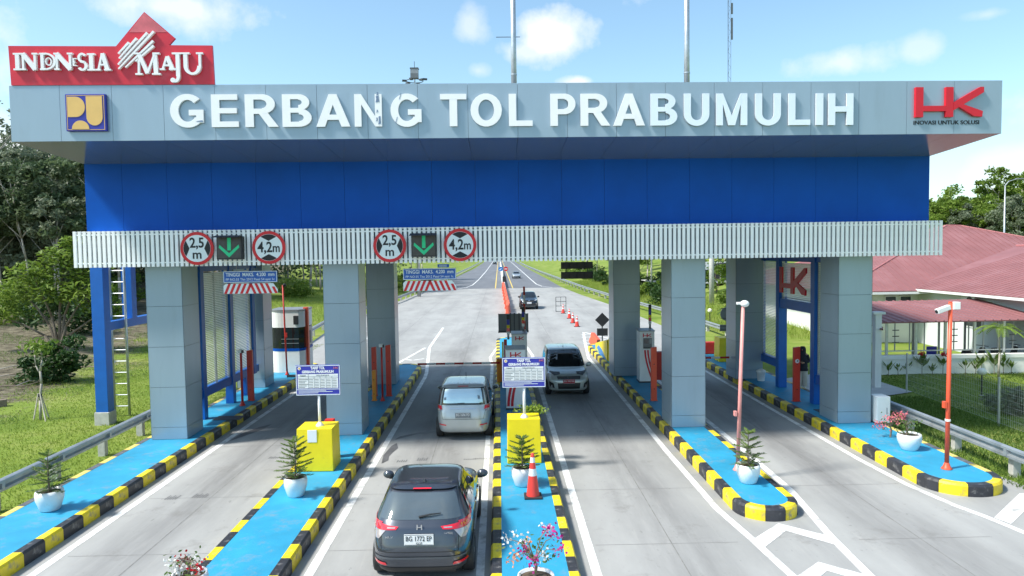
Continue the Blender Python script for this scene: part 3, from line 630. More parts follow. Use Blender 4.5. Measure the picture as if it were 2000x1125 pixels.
def l_N(x0, x1, t, bt, w=20): b = L_(); stroke(b, x0+w/2, t, x0+w/2, bt, w*.75); stroke(b, x1-w/2, t, x1-w/2, bt, w*.75); stroke(b, x0+w/2, t+4, x1-w/2, bt-4, w*1.5); serif(b, x0+8, t+5, 34); serif(b, x0+10, bt-5, 36); serif(b, x1-10, t+5, 36); fin(b)
def l_A(x0, x1, t, bt): b = L_(); xm = (x0+x1)/2; stroke(b, x0+14, bt, xm-4, t, 12, 14); stroke(b, x1-18, bt, xm-2, t, 28, 26); stroke(b, x0+26, bt-(bt-t)*.34, x1-34, bt-(bt-t)*.34, 11); serif(b, x0+14, bt-5, 34); serif(b, x1-18, bt-5, 46); fin(b)
l_I(124, 362, 475); l_N(152, 250, 362, 475)
b = L_(); stroke(b, 288, 362, 288, 475, 20); serif(b, 290, 367, 36); serif(b, 290, 470, 36); ringst(b, 308, 418, 72, 57, 17, 11, -PI/2, PI/2); stroke(b, 296, 368, 312, 368, 12); stroke(b, 296, 469, 312, 469, 12); fin(b)
b = L_(); ringst(b, 330, 419, 22, 27, 8, 6); fin(b)
l_N(374, 482, 362, 475)
b = L_(); stroke(b, 494, 397, 494, 448, 10); stroke(b, 490, 400, 514, 400, 6); stroke(b, 490, 424, 508, 424, 6); stroke(b, 490, 446, 516, 446, 6); fin(b)
b = L_(); ringst(b, 552, 394, 30, 32, 16, 14, .5, PI*1.5); ringst(b, 552, 448, 33, 34, 18, 14, -PI*.5-.0, PI*.5); ringst(b, 552, 448, 33, 34, 18, 14, -PI*.85, -PI*.5); stroke(b, 540, 418, 566, 424, 16); fin(b)
l_I(611, 366, 480); l_A(642, 736, 366, 480)
b = L_(); stroke(b, 930, 368, 924, 510, 14); stroke(b, 1034, 368, 1040, 510, 28); stroke(b, 928, 368, 982, 500, 26); stroke(b, 1036, 368, 982, 500, 14); serif(b, 920, 368, 40); serif(b, 1044, 368, 46); serif(b, 926, 505, 48); serif(b, 1042, 505, 58); fin(b)
l_A(1068, 1168, 388, 478)
b = L_(); stroke(b, 1186, 368, 1186, 520, 26); serif(b, 1184, 368, 70); ringst(b, 1162, 518, 37, 44, 22, 16, -PI*.62, 0); ringst(b, 1150, 546, 16, 16, 14, 14); fin(b)
b = L_(); stroke(b, 1238, 366, 1238, 460, 26); stroke(b, 1334, 366, 1334, 460, 16); serif(b, 1238, 368, 58); serif(b, 1334, 368, 46); ringst(b, 1284, 452, 59, 60, 26, 16, PI, 2*PI); fin(b)
for (x0, y0, x1, y1) in ((792,368,866,294),(796,400,918,266),(788,440,990,230),(790,470,1034,222),(836,460,1028,284),(905,420,1030,316)): bb = L_(); stroke(bb, x0, y0, x1, y1, 9, 15); bb.build('stripe', 'letter_white', rs)

# ---- signs and signals on the slatted band
def disc(o, r, y0, y1, matn, name, n=36): return MB().prism_y([(r*math.cos(2*PI*i/n), r*math.sin(2*PI*i/n)) for i in range(n)], y0, y1).build(name, matn, o)
def limit_sign(u, kind, label):
    o = thing('limit_sign', label, 'traffic sign', GW(u, SV-.06, 5.97), GA, 'round limit signs on the slatted band'); r = .475
    disc(o, r, -.03, 0, 'traffic_red', 'rim'); disc(o, r*.815, -.034, -.029, 'sign_white', 'face')
    rr = r*.80
    if kind == 'w':
        for s in (1, -1):
            a = [(s*rr*math.cos(t), rr*math.sin(t)) for t in [R(-36+72*i/10) for i in range(11)]]+[(s*r*.44, .0)]
            MB().prism_y(a if s > 0 else a[::-1], -.038, -.0335).build('wedge', 'ink', o)
        text('numeral', '2,5', .40, (0,-.037,.03), 'ink', o, bold=.008, width=.40); text('unit', 'm', .36, (0,-.037,-.29), 'ink', o, bold=.006)
    else:
        for s in (1, -1):
            a = [(rr*math.cos(t), s*rr*math.sin(t)) for t in [R(54+72*i/10) for i in range(11)]]+[(0, s*r*.40)]
            MB().prism_y(a if s > 0 else a[::-1], -.038, -.0335).build('wedge', 'ink', o)
        text('numeral', '4,2', .42, (-.11,-.037,-.13), 'ink', o, bold=.008, width=.42); text('unit', 'm', .36, (.215,-.037,-.13), 'ink', o, bold=.006, width=.20)
    MB().box(-.06, .06, 0, .05, -.3, .3).build('bracket', 'grey_metal', o)
def signal(u, label, tilt):
    o = thing('lane_signal', label, 'signal', GW(u, SV-.03, 5.97), GA, 'green arrow lane signals'); o.rotation_euler = (tilt, 0, GA)
    MB().box(-.36, .36, -.22, .0, -.33, .33).build('housing', 'black_box', o, bevel=.012)
    MB().box(-.33, .33, -.228, -.219, -.30, .30).build('lens', 'signal_glass', o)
    MB().add([(-.38,-.22,.335),(.38,-.22,.335),(.38,-.55,.27),(-.38,-.55,.27),(-.38,-.22,.35),(.38,-.22,.35),(.38,-.55,.285),(-.38,-.55,.285)], [(0,1,2,3),(7,6,5,4),(3,2,6,7),(0,3,7,4),(2,1,5,6)]).build('visor', 'black_box', o)
    MB().prism_y([(-.05,-.08),(.05,-.08),(.05,.28),(-.05,.28)], -.235, -.227).build('arrow_shaft', 'green_led', o)
    MB().prism_y([(0,-.28),(.29,-.0),(.27,.08),(0,-.16),(-.27,.08),(-.29,0)], -.2365, -.227).build('arrow_head', 'green_led', o)
limit_sign(-9.09, 'w', 'round red-rimmed 2,5 m width limit sign, left of the leftmost green arrow'); signal(-8.12, 'tilted black box with green down arrow, leftmost of the two', -.05)
limit_sign(-7.05, 'h', 'round red-rimmed 4,2 m height limit sign, right of the leftmost green arrow')
limit_sign(-3.58, 'w', 'round red-rimmed 2,5 m width limit sign above the dark car'); signal(-2.58, 'upright black box with green down arrow over the middle lane', 0)
limit_sign(-1.54, 'h', 'round red-rimmed 4,2 m height limit sign nearest the middle of the gate')
def height_board(u, label1, label2):
    o = thing('height_board', label1, 'sign', GW(u, -.1, 4.95), GA, 'blue height boards')
    MB().box(-.79, .79, -.03, 0, 0, .34).build('board', 'traffic_blue', o, bevel=.008)
    for (a, b, c, d) in ((-.78,.78,.006,.022),(-.78,.78,.318,.334),(-.78,-.764,.022,.318),(.764,.78,.022,.318)): MB().prism_y(rect(a,b,c,d), -.034, -.029).build('border', 'sign_white', o)
    text('title', 'TINGGI  MAKS.  4.200  mm', .15, (0,-.033,.185), 'sign_white', o, width=1.42, bold=.002); text('regulation', 'PP NO.55 Thn 2012 Pasal 54 ayat 1c', .10, (0,-.033,.06), 'sign_white', o, width=1.42)
    for x in (-.4, .4): MB().cyl((x,-.012,.34), (x,-.012,.64), .006, n=5).build('hanger', 'grey_metal', o)
    o = thing('clearance_bar', label2, 'sign', GW(u, -.1, 4.62), GA, 'red and white hanging clearance bars')
    MB().prism_y([(-.79,0),(.79,0),(.79,.12),(.66,.30),(-.72,.30),(-.79,.24)], -.025, 0).build('board', 'sign_white', o)
    for i in range(5):
        x = -.70+i*.155
        MB().prism_y([(x-.08,.002),(x-.0,.002),(x+.13,.298),(x+.05,.298)], -.029, -.0245).build('red_stripe', 'traffic_red', o)
    for i in range(5):
        x = .71-i*.155
        t = .298 if i else .20
        k = (t-.002)/.296
        MB().prism_y([(x,.002),(x+.08,.002),(x+.08-.13*k,t),(x-.13*k,t)], -.029, -.0245).build('red_stripe', 'traffic_red', o)
    for x in (-.4, .4): MB().cyl((x,-.012,.30), (x,-.012,.33), .006, n=5).build('hanger', 'grey_metal', o)
height_board(-7.77, 'blue TINGGI MAKS height board hanging in front of the louvred screen', 'red and white striped bar hanging in front of the louvred screen')
height_board(-2.48, 'blue TINGGI MAKS height board hanging over the lane with the cars', 'red and white striped bar hanging over the lane with the cars')
o = thing('message_board', 'dark two-row panel board hanging behind the gate over the oncoming lane', 'sign board', (3.62, 33.4, 4.45))
for r_ in (0, 1):
    MB().box(-.74, .74, -.03, .06, r_*.46, r_*.46+.32).build('frame', 'black_box', o)
    for i in range(4): MB().box(-.71+i*.36, -.38+i*.36, -.045, -.028, r_*.46+.03, r_*.46+.29).build('panel', 'signal_glass', o, bevel=.006)
for x in (-.5, .5): MB().box(x-.02, x+.02, .06, .09, .0, 1.2).build('hanger', 'dark_metal', o)
# masts on the roof
def mast(x, y, r, top, label, cross=None):
    o = thing('roof_mast', label, 'mast', (x, y, 10.15)); MB().cyl((0,0,0), (0,0,top-10.15), r, r*.8, 14).build('pole', 'galv', o, smooth=True)
    MB().cyl((0,0,0), (0,0,.06), r*2.2, n=14).build('base_plate', 'galv', o); z = 15.6-10.15
    for q in range(3): MB().cyl((0,0,z*.5+q*3.4), (0,0,z*.5+q*3.4+.05), r*1.06, n=14).build('collar', 'galv', o)
    if cross: MB().cyl((-.7,0,cross-10.15), (.27,0,cross-10.15), .014, n=6).build('cross_rod', 'dark_metal', o)
mast(.72, 29.5, .125, 18, 'pale steel mast rising above the word TOL, with a thin cross rod', 14.4); mast(7.75, 29.5, .125, 18, 'pale steel mast rising above the right half of the gate')

# ---- side screens: blue steel frames with louvres
def louvres(parent, x, y0, y1, z0, z1, side, matn='slat_white'):
    b = MB(); z = z0
    while z < z1-.05:
        b.add([(x-.035,y0,z),(x+.035,y0,z+.052),(x+.035,y1,z+.052),(x-.035,y1,z),(x-.035,y0,z+.008),(x+.035,y0,z+.06),(x+.035,y1,z+.06),(x-.035,y1,z+.008)] if side > 0 else
              [(x+.035,y0,z),(x-.035,y0,z+.052),(x-.035,y1,z+.052),(x+.035,y1,z),(x+.035,y0,z+.008),(x-.035,y0,z+.06),(x-.035,y1,z+.06),(x+.035,y1,z+.008)], [(0,1,2,3),(7,6,5,4),(0,3,7,4),(1,0,4,5),(3,2,6,7),(2,1,5,6)]); z += .062
    stuff(b.build('louvres', matn, parent))
o = thing('louvre_screen', 'blue framed white louvre screen between the left columns', 'screen', (-10.05, 26.2, KH))
for y in (-2.05, .55, 2.9): MB().box(-.14, .14, y-.14, y+.14, (0 if y < 2 else .7), 5.3).build('post', 'blue_steel', o)
MB().box(-.11, .11, -3.25, 3.4, .72, 1.0).build('rail', 'blue_steel', o); MB().box(-.11, .11, -3.25, 3.4, 4.95, 5.2).build('rail', 'blue_steel', o)
for a, b_ in ((-3.2,-2.22),(-1.88,.38),(.72,2.74)):
    louvres(o, 0, a, b_, 1.05, 4.92, 1); MB().box(-.05, .05, a-.03, a, 1.0, 4.95).build('edge_strip', 'galv', o); MB().box(-.05, .05, b_, b_+.03, 1.0, 4.95).build('edge_strip', 'galv', o)
MB().box(-.045, .045, -.80, -.77, 1.0, 4.95).build('mullion', 'galv', o)
MB().box(-.10, .10, .3, .55, -.0, .72).build('post', 'blue_steel', o, (0, 1.6, 0))
o = thing('louvre_screen', 'blue framed louvre screen with doorway and red logo between the right columns', 'screen', (11.05, 26.2, KH))
for y, z0 in ((-1.4, 0), (1.75, 0), (4.0, .72)): MB().box(-.16, .16, y-.16, y+.16, z0, 5.3).build('post', 'blue_steel', o)
MB().box(-.12, .12, -3.2, -1.57, .75, 1.05).build('rail', 'blue_steel', o); MB().box(-.12, .12, 1.92, 4.15, .75, 1.05).build('rail', 'blue_steel', o)
MB().box(-.13, .13, -1.23, 1.58, 3.15, 3.5).build('door_head', 'blue_steel', o); MB().box(-.12, .12, -3.2, 4.15, 4.95, 5.2).build('rail', 'blue_steel', o)
for a, b_, z0 in ((-3.1,-1.6,1.08),(1.95,3.8,1.08),(-1.2,1.55,3.53)):
    louvres(o, 0, a, b_, z0, 4.92, -1); MB().box(-.05, .05, a-.03, a, z0-.05, 4.95).build('edge_strip', 'galv', o); MB().box(-.05, .05, b_, b_+.03, z0-.05, 4.95).build('edge_strip', 'galv', o)
lg = thing('screen_logo', 'large red HK letters fixed to the louvres above the doorway', 'logo', (10.86, 26.35, 4.52), -PI/2); logo_hk(lg, .0088, .0084, 0, 0, -.06, -.0, 'hk_red')
# ---- blue side frame with ladder, outside the left columns
o = thing('side_frame', 'tall blue steel portal frame on concrete footings left of the gate', 'steel frame', (-13.75, 25.0, 0))
for y in (0, 5.2):
    MB().box(-.21, .21, y-.2, y+.2, .42, 6.45).build('post', 'blue_steel', o, bevel=.008); MB().box(-.25, .25, y-.25, y+.25, -.1, .418).build('footing', 'concrete_post', o, bevel=.015)
MB().box(-.15, .15, .2, 5.0, 3.2, 3.5).build('rail', 'blue_steel', o); MB().box(-.18, .18, 1.75, 2.1, 3.5, 6.45).build('upper_post', 'blue_steel', o)
MB().box(.21, 1.1, -.14, .14, 6.15, 6.42).build('tie_beam', 'blue_steel', o); MB().box(.21, 1.1, 5.06, 5.34, 6.15, 6.42).build('tie_beam', 'blue_steel', o)
o = thing('ladder', 'galvanised vertical ladder beside the blue steel frame', 'ladder', (-14.06, 26.15, 0), -PI/2)
MB().cyl((0,-.0,0), (0,0,8.6), .07, n=10).build('stile', 'galv', o, smooth=True); MB().cyl((.0,.55,0), (0,.55,8.6), .045, n=10).build('stile', 'galv', o, smooth=True)
rg = MB().cyl((0,0,0), (0,.55,0), .02, n=6).mesh('rung', 'galv')
for i in range(20): put('rung', rg, o, (0, 0, .35+i*.41))
for z in (1.9, 3.1): MB().box(-.28, 0, -.05, -.02, z, z+.03).build('bracket', 'galv', o)
MB().tube([(-.16,-.06,2.2),(-.22,-.06,2.45),(-.2,-.06,2.9),(-.14,-.06,3.3),(-.18,-.06,3.6)], .016).build('cable', 'white_paint', o)
# ------------------------------------------------------------------ island furniture
def yellow_block(x, y, w, d, h, label, taper=.05):
    o = thing('concrete_block', label, 'block', (x, y, KH), 0, 'yellow concrete blocks')
    MB().hexa([(-w/2,-d/2,0),(w/2,-d/2,0),(w/2,d/2,0),(-w/2,d/2,0)], [(-w/2+.02,-d/2+taper,h),(w/2-.02,-d/2+taper,h),(w/2-.02,d/2,h),(-w/2+.02,d/2,h)]).build('body', 'block_yellow', o, bevel=.015)
    return o
def tariff(x, y, z, label, tilt=0):
    o = thing('tariff_board', label, 'sign', (x, y, z), 0, 'tariff boards'); o.rotation_euler = (0, 0, tilt)
    MB().cyl((0,0,-.38), (0,0,.45), .035, n=12).build('pole', 'white_paint', o, smooth=True); MB().lathe([(.10,0),(.10,.02),(.06,.07),(.036,.10)], (0,0,-.38), n=14).build('base', 'white_paint', o, smooth=True)
    MB().box(-.56, .56, -.06, -.03, .42, 1.20).build('board', 'tariff_blue', o, bevel=.004)
    F = lambda a, b, c, d, m, k=0, nm='frame_line': MB().prism_y(rect(a, b, c, d), -.064-k, -.059).build(nm, m, o)
    F(-.555,.555,.425,.445,'sign_white'); F(-.555,.555,1.172,1.19,'sign_white'); F(-.555,-.538,.445,1.172,'sign_white'); F(.538,.555,.445,1.172,'sign_white')
    F(-.51,.51,.60,.965,'white_paint',0,'table'); F(-.53,.53,.565,.58,'sign_white')
    for z_ in (.905,.865): F(-.51,.51,z_,z_+.005,'trim_grey',.002,'rule')
    for x_ in (-.245,-.10,.05,.20,.35): F(x_,x_+.005,.60,.965 if x_ < -.2 else .905,'trim_grey',.003,'rule')
    for r_ in range(6):
        zz = .62+r_*.041; F(-.49, -.33+.04*((r_*7) % 3), zz, zz+.014, 'sign_back', .002, 'text_row')
        for x_ in (-.21,-.065,.085,.235,.385): F(x_-.02, x_+.085, zz, zz+.012, 'sign_back', .0015, 'text_row')
    F(-.50,.0,.475,.488,'sign_white',0,'footnote'); F(-.50,.36,.505,.518,'sign_white',0,'footnote'); F(-.5,.2,.535,.546,'sign_white',0,'footnote')
    text('title', 'TARIF TOL', .098, (0,-.063,1.088), 'letter_white', o, bold=.004, width=.36); text('title', 'GERBANG PRABUMULIH', .088, (0,-.063,.995), 'letter_white', o, bold=.004, width=.80)
    text('heading', 'TUJUAN', .04, (-.38,-.064,.915), 'ink', o); text('heading', 'G O L O N G A N', .04, (.12,-.064,.918), 'ink', o)
    MB().prism_y(arcp(-.465,1.115,.042,.042,0,2*PI)[:-1], -.066, -.060).build('seal', 'plate_white', o); MB().prism_y(arcp(-.465,1.115,.026,.026,0,2*PI)[:-1], -.068, -.064).build('seal_mark', 'logo_gold', o)
    s = bpy.data.objects.new('logo', None); logo = []
    P = [rect(.40,.412,1.09,1.145), rect(.447,.459,1.09,1.145), rect(.412,.447,1.107,1.117), [(.459,1.112),(.459,1.124),(.515,1.145),(.515,1.132)], [(.459,1.108),(.47,1.113),(.515,1.102),(.512,1.09)]]
    bpy.data.objects.remove(s)
    for q, p in enumerate(P): MB().prism_y(p if q < 3 else p[::-1], -.065-.0004*q, -.060).build('logo_stroke', 'petal_pink', o)
yb = yellow_block(-4.72, 18.4, .93, .85, 1.08, 'yellow concrete block with a white notice, on the second island from left')
MB().prism_y(rect(-.17,.06,.74,1.05), -.40, -.365).build('notice', 'plate_white', yb)
yellow_block(.58, 18.7, .88, .75, 1.15, 'yellow concrete block on the central island, behind the potted pine')
tariff(-4.66, 18.35, KH+1.08+.38, 'blue and white tariff board, left of the two', .02); tariff(.60, 18.55, KH+1.15+.38, 'blue and white tariff board on the central island')
b = MB()
tub = thing('red_box', 'low red box behind the left yellow block', 'box', (-4.62, 19.25, KH)); MB().box(-.12, .12, -.12, .12, 0, 1.04).build('body', 'barrier_red', tub, bevel=.02)

def red_post(x, y, h, label, w=.21, matn='post_red', badge=False):
    o = thing('sensor_post', label, 'post', (x, y, KH), 0, 'red sensor posts'); MB().hexa([(-w/2,-.07,0),(w/2,-.07,0),(w/2,.07,0),(-w/2,.07,0)], [(-w/2,-.07,h-.03),(w/2,-.07,h),(w/2,.07,h),(-w/2,.07,h-.03)]).build('body', matn, o, bevel=.008)
    MB().box(-w/2-.03, w/2+.03, -.1, .1, 0, .012).build('base_plate', matn, o)
    for z in (h*.22, h*.68): MB().cyl((0,-.075,z), (0,-.069,z), .02, n=10).build('sensor_eye', 'black_box', o)
    if badge: MB().cyl((0,-.078,h*.74), (0,-.069,h*.74), .075, n=16).build('badge', 'plate_white', o); MB().cyl((.01,-.082,h*.745), (.01,-.077,h*.745), .04, n=3).build('badge_mark', 'ink', o)
red_post(-9.43, 27.1, 1.92, 'red sensor post on the leftmost island, before the louvres'); red_post(-4.30, 27.5, 1.98, 'red sensor post beside the dark back column on the second island', .19)
red_post(5.55, 25.8, 1.96, 'orange red sensor post in front of the right-hand toll cabinet', .2, 'pole_orange'); red_post(10.53, 25.25, 1.95, 'red sensor post with round white badge, beside the doorway', .22, 'post_red', True)
red_post(-4.86, 27.6, 1.9, 'red post half hidden by the second grey column', .18)
red_post(-4.72, 26.7, 1.15, 'short orange post beside the second grey column', .14, 'post_orange')
def cam_pole(x, y, h, r, matn, label, kind, lean=0):
    o = thing('camera_pole', label, 'camera pole', (x, y, KH), 0, 'camera poles'); MB().cyl((0,0,.1), (lean,0,h), r, r*.9, 12).build('pole', matn, o, smooth=True)
    MB().lathe([(r*2.4,0),(r*2.4,.015),(r*1.7,.06),(r,.16)], n=14).build('base', matn, o, smooth=True)
    if kind == 'big':
        MB().box(lean+.03, lean+.20, -.08, .08, h-.16, h+.02).build('junction_box', 'white_paint', o, bevel=.01)
        c = MB().box(-.36, 0, -.06, .06, -.06, .06).build('camera', 'white_paint', o, bevel=.02, loc=(lean-.03, 0, h-.1)); c.rotation_euler = (0, -.3, .15)
        MB().cyl((-.37,0,0), (-.355,0,0), .045, n=12).build('lens', 'black_box', c)
        MB().box(lean-.03, lean+.03, -.03, .03, h-.02, h+.03).build('cap', matn, o); MB().box(-.12+lean*.3, -.05+lean*.3, -.05, .05, h*.37, h*.37+.16).build('clip', matn, o); MB().cyl((lean*.3,0,h*.29), (lean*.3,0,h*.29+.05), r*1.25, n=12).build('sticker', 'white_paint', o)
    elif kind == 'dome':
        MB().sph((lean+.03,-.02,h+.02), .11, .10, .085).build('camera', 'white_paint', o, smooth=True); MB().box(lean-.16, lean, -.04, .04, h+.0, h+.06).build('arm', 'white_paint', o, bevel=.01); MB().box(-.09, -.03, -.05, .05, h*.33, h*.33+.12).build('clip', matn, o)
    elif kind == 'small':
        MB().box(-.09, .05, -.1, .05, h-.04, h+.08).build('camera', 'white_paint', o, bevel=.015); MB().box(.05, .1, -.09, .03, h-.05, h+.05).build('lens', 'black_box', o)
    else:
        MB().sph((0,0,h), .08).build('head', 'black_box', o, smooth=True); MB().box(-.05, .05, -.05, .05, h*.42, h*.42+.2).build('clip', matn, o)
cam_pole(10.9, 17.2, 4.08, .052, 'pole_orange', 'tall orange camera pole on the rightmost island', 'big', .03)
cam_pole(5.82, 17.43, 4.1, .048, 'pole_pink', 'tall faded pink camera pole behind the potted pine', 'dome', .13)
cam_pole(-9.44, 26.2, 1.98, .045, 'barrier_red', 'short dark red camera pole on the leftmost island', 'small'); cam_pole(-4.4, 26.6, 2.05, .038, 'barrier_red', 'short dark red camera pole on the second island', 'small')
cam_pole(-9.75, 32.8, 4.1, .04, 'barrier_red', 'thin dark red pole in front of the white toll booth', 'thin', -.08)
MB().box(-.3, .3, -.04, .04, 0, .10).build('low_bar', 'dark_metal', I1, (.6, 10.8, KH))
# toll booth
o = thing('toll_booth', 'white rounded toll booth with dark windows, blue stripe and red edge', 'toll booth', (-9.95, 34.2, KH))
def booth_loop(r): return [(-.75,.9)]+[(-.75+.0,-.35)]+[(-.75+.55-.55*math.cos(t), -.35-.45*math.sin(t)) for t in [PI/2*i/6 for i in range(1, 7)]]+[(.62,-.8),(.8,-.55),(.8,.9)]
lp = [(x*1.0, y) for x, y in booth_loop(0)]
def ringwall(z0, z1, matn, name, s=1.0): return MB().prism_z([(x*s, y*s) for x, y in lp][::1], z0, z1).build(name, matn, o)
ringwall(0, 1.0, 'white_paint', 'lower_wall'); ringwall(1.0, 1.12, 'blue_panel', 'stripe', 1.012); ringwall(1.12, 2.1, 'booth_glass', 'window_band', .985); ringwall(2.1, 2.85, 'white_paint', 'upper_wall'); ringwall(2.85, 2.93, 'grey_metal', 'roof', 1.03)
MB().box(.70, .92, -.3, -.08, 0, 3.0).build('edge_post', 'pole_orange', o, bevel=.02); MB().box(.805, .83, -.05, .8, 1.15, 2.05).build('side_panel', 'grey_metal', o); MB().box(.831, .836, .1, .5, 1.25, 1.85).build('notice', 'dark_metal', o)
MB().box(.42, .62, -.95, -.80, 2.25, 2.65).build('speaker_box', 'black_box', o, bevel=.01)
for z in (1.35, 1.55): MB().box(-.2, .6, -.80, -.795, z, z+.03).build('blind_slat', 'grey_metal', o)
# toll cabinets
def cabinet(x, y, w, d, h, label, stripes=True, screen=False):
    o = thing('toll_cabinet', label, 'toll machine', (x, y, KH), 0, 'white toll cabinets with red logo'); MB().box(-w/2, w/2, -d/2, d/2, .05, h).build('body', 'white_paint', o, bevel=.012); MB().box(-w/2-.01, w/2+.01, -d/2-.01, d/2+.01, 0, .06).build('plinth', 'dark_metal', o)
    MB().add([(-w/2-.02,-d/2-.03,h),(w/2+.02,-d/2-.03,h),(w/2+.02,d/2+.03,h),(-w/2-.02,d/2+.03,h),(-w/2-.02,-d/2-.03,h+.03),(w/2+.02,-d/2-.03,h+.03),(w/2+.02,d/2+.03,h+.08),(-w/2-.02,d/2+.03,h+.08)], [(3,2,1,0),(4,5,6,7),(0,1,5,4),(1,2,6,5),(2,3,7,6),(3,0,4,7)]).build('lid', 'grey_metal', o)
    s = bpy.data.objects.new('logo', None); bpy.data.objects.remove(s)
    k = w*.0021
    for q, p in enumerate([rect(-130,-100,-60,60), rect(-10,20,-60,60), rect(-100,-10,-25,-2), [(21,-32),(21,0),(135,60),(135,36)], [(21,-6),(52,-8),(135,-38),(130,-60)]]):
        pts = [(px*k, h-.16+pz*k) for px, pz in p]
        MB().prism_y(pts if q < 3 else pts[::-1], -d/2-.012-.0008*q, -d/2).build('logo_stroke', 'hk_red', o)
    if stripes:
        for q in (0, 1):
            b = MB()
            for i in range(8):
                t0, t1 = i/8, (i+1)/8
                f = lambda t, e: (-w/2+.03+q*.13+e*.09+(.30+.0*q)*t**1.8 if not screen else -w*.1+q*.12+e*.07+.28*t**1.6*(1)-.06, (.12+1.25*t) if not screen else (1.35-1.2*t))
                pts = [f(t0,0), f(t0,1), f(t1,1), f(t1,0)]; pts = [(min(px, w/2-.005), pz) for px, pz in pts]; b.prism_y(pts, -d/2-.006-.0006*q, -d/2)
            b.build('red_stripe', 'hk_red', o)
    if screen:
        MB().box(-.16, .2, -d/2-.02, -d/2, 1.45, 1.85).build('panel', 'sign_back', o, bevel=.006); MB().box(-.13, .06, -d/2-.026, -d/2-.018, 1.62, 1.82).build('display', 'window_dark', o); MB().box(.10, .18, -d/2-.026, -d/2-.018, 1.62, 1.80).build('keypad', 'grey_metal', o); MB().box(-.16, .2, -d/2-.06, -d/2, 1.42, 1.48).build('ticket_slot', 'dark_metal', o)
    return o
def stack_light(x, y, z0, label):
    o = thing('stack_light', label, 'signal light', (x, y, z0), 0, 'stack lights on the cabinets'); MB().cyl((0,0,0), (0,0,.28), .045, n=12).build('stem', 'grey_metal', o, smooth=True)
    for i, (m, h0, h1) in enumerate((('plate_white',.20,.32),('lamp_red',.32,.46),('block_yellow',.46,.58),('logo_blue',.58,.80),('black_box',.80,1.0))): MB().cyl((0,0,h0+.002), (0,0,h1-.002), .062, n=12).build('module', m, o, smooth=False)
cabinet(.52, 25.0, .68, .62, 2.08, 'white toll cabinet with red curved stripes behind the central tariff board'); cabinet(.78, 29.3, .62, .6, 2.12, 'grey-white toll cabinet standing second on the central island', False); cabinet(6.03, 29.6, .62, .62, 2.12, 'white toll cabinet with card screen and red stripes on the right-hand island', True, True)
stack_light(.33, 28.6, 2.25, 'stack light with blue, yellow and red rings on the left of the central cabinets'); stack_light(.95, 29.2, 2.5, 'stack light with dark top just left of the raised barrier arm'); stack_light(6.22, 29.6, 2.48, 'stack light on the cabinet of the right-hand island')
o = thing('guard_post', 'yellow and red guard post beside the central cabinet', 'post', (.12, 29.6, KH)); MB().box(-.05, .02, -.05, .05, 0, 1.75).build('yellow_leaf', 'kerb_yellow', o); MB().box(.03, .16, -.05, .05, 0, 1.85).build('red_leaf', 'barrier_red', o, bevel=.01)
# barriers
def barrier(x, y, label, arm_to=None, up=False, body=True, bm='post_orange', L=3.2, sgn=1):
    o = thing('boom_barrier', label, 'barrier', (x, y, KH), 0, 'boom barriers')
    MB().box(-.14, .14, -.16, .16, 0, .98).build('cabinet', bm, o, bevel=.015)
    b0 = Vector((0, -.2, .82)); n = 9
    for i in range(n):
        t0, t1 = L*i/n, L*(i+1)/n; d = Vector((.0, 0, 1)) if up else Vector((sgn, 0, .0))
        p, q = b0+d*t0, b0+d*t1; MB().cyl(p, q, .042, n=8).build('arm_section', ('barrier_red', 'white_paint')[i % 2], o)
    return o
barrier(1.02, 29.9, 'raised red and white barrier arm on the central island', up=True, L=3.2); barrier(-.02, 30.2, 'lowered red and white barrier arm in front of the silver car', L=3.45, sgn=-1); barrier(7.05, 30.6, 'lowered red and white barrier arm across the empty right lane', L=3.5, sgn=1, bm='barrier_red')
o = thing('guard_box', 'red barrier housing beside the toll cabinet on the right-hand island', 'box', (6.75, 30.0, KH)); MB().box(-.3, .22, -.16, .16, .0, 1.15).build('body', 'barrier_red', o, bevel=.02); MB().box(-.31, .23, -.17, .17, 1.15, 1.18).build('lid', 'barrier_red', o)
# grey backs of signs
o = thing('sign_back', 'grey back of a rectangular sign standing on the central island', 'sign', (.62, 33.0, KH)); MB().box(-.68, .68, -.03, .03, 1.75, 2.62).build('panel', 'sign_back', o, bevel=.005)
for x in (-.16, .02, .24): MB().box(x, x+.05, -.06, -.03, 1.72, 2.66).build('stiffener', 'dark_metal', o)
MB().box(-.7, .7, -.045, -.03, 1.75, 1.85).build('rail', 'dark_metal', o); MB().cyl((0,0,0), (0,0,1.75), .05, n=8).build('post', 'dark_metal', o)
for x in (-.69, .66): MB().box(x, x+.03, -.04, .035, 1.74, 2.63).build('edge', 'dark_metal', o)
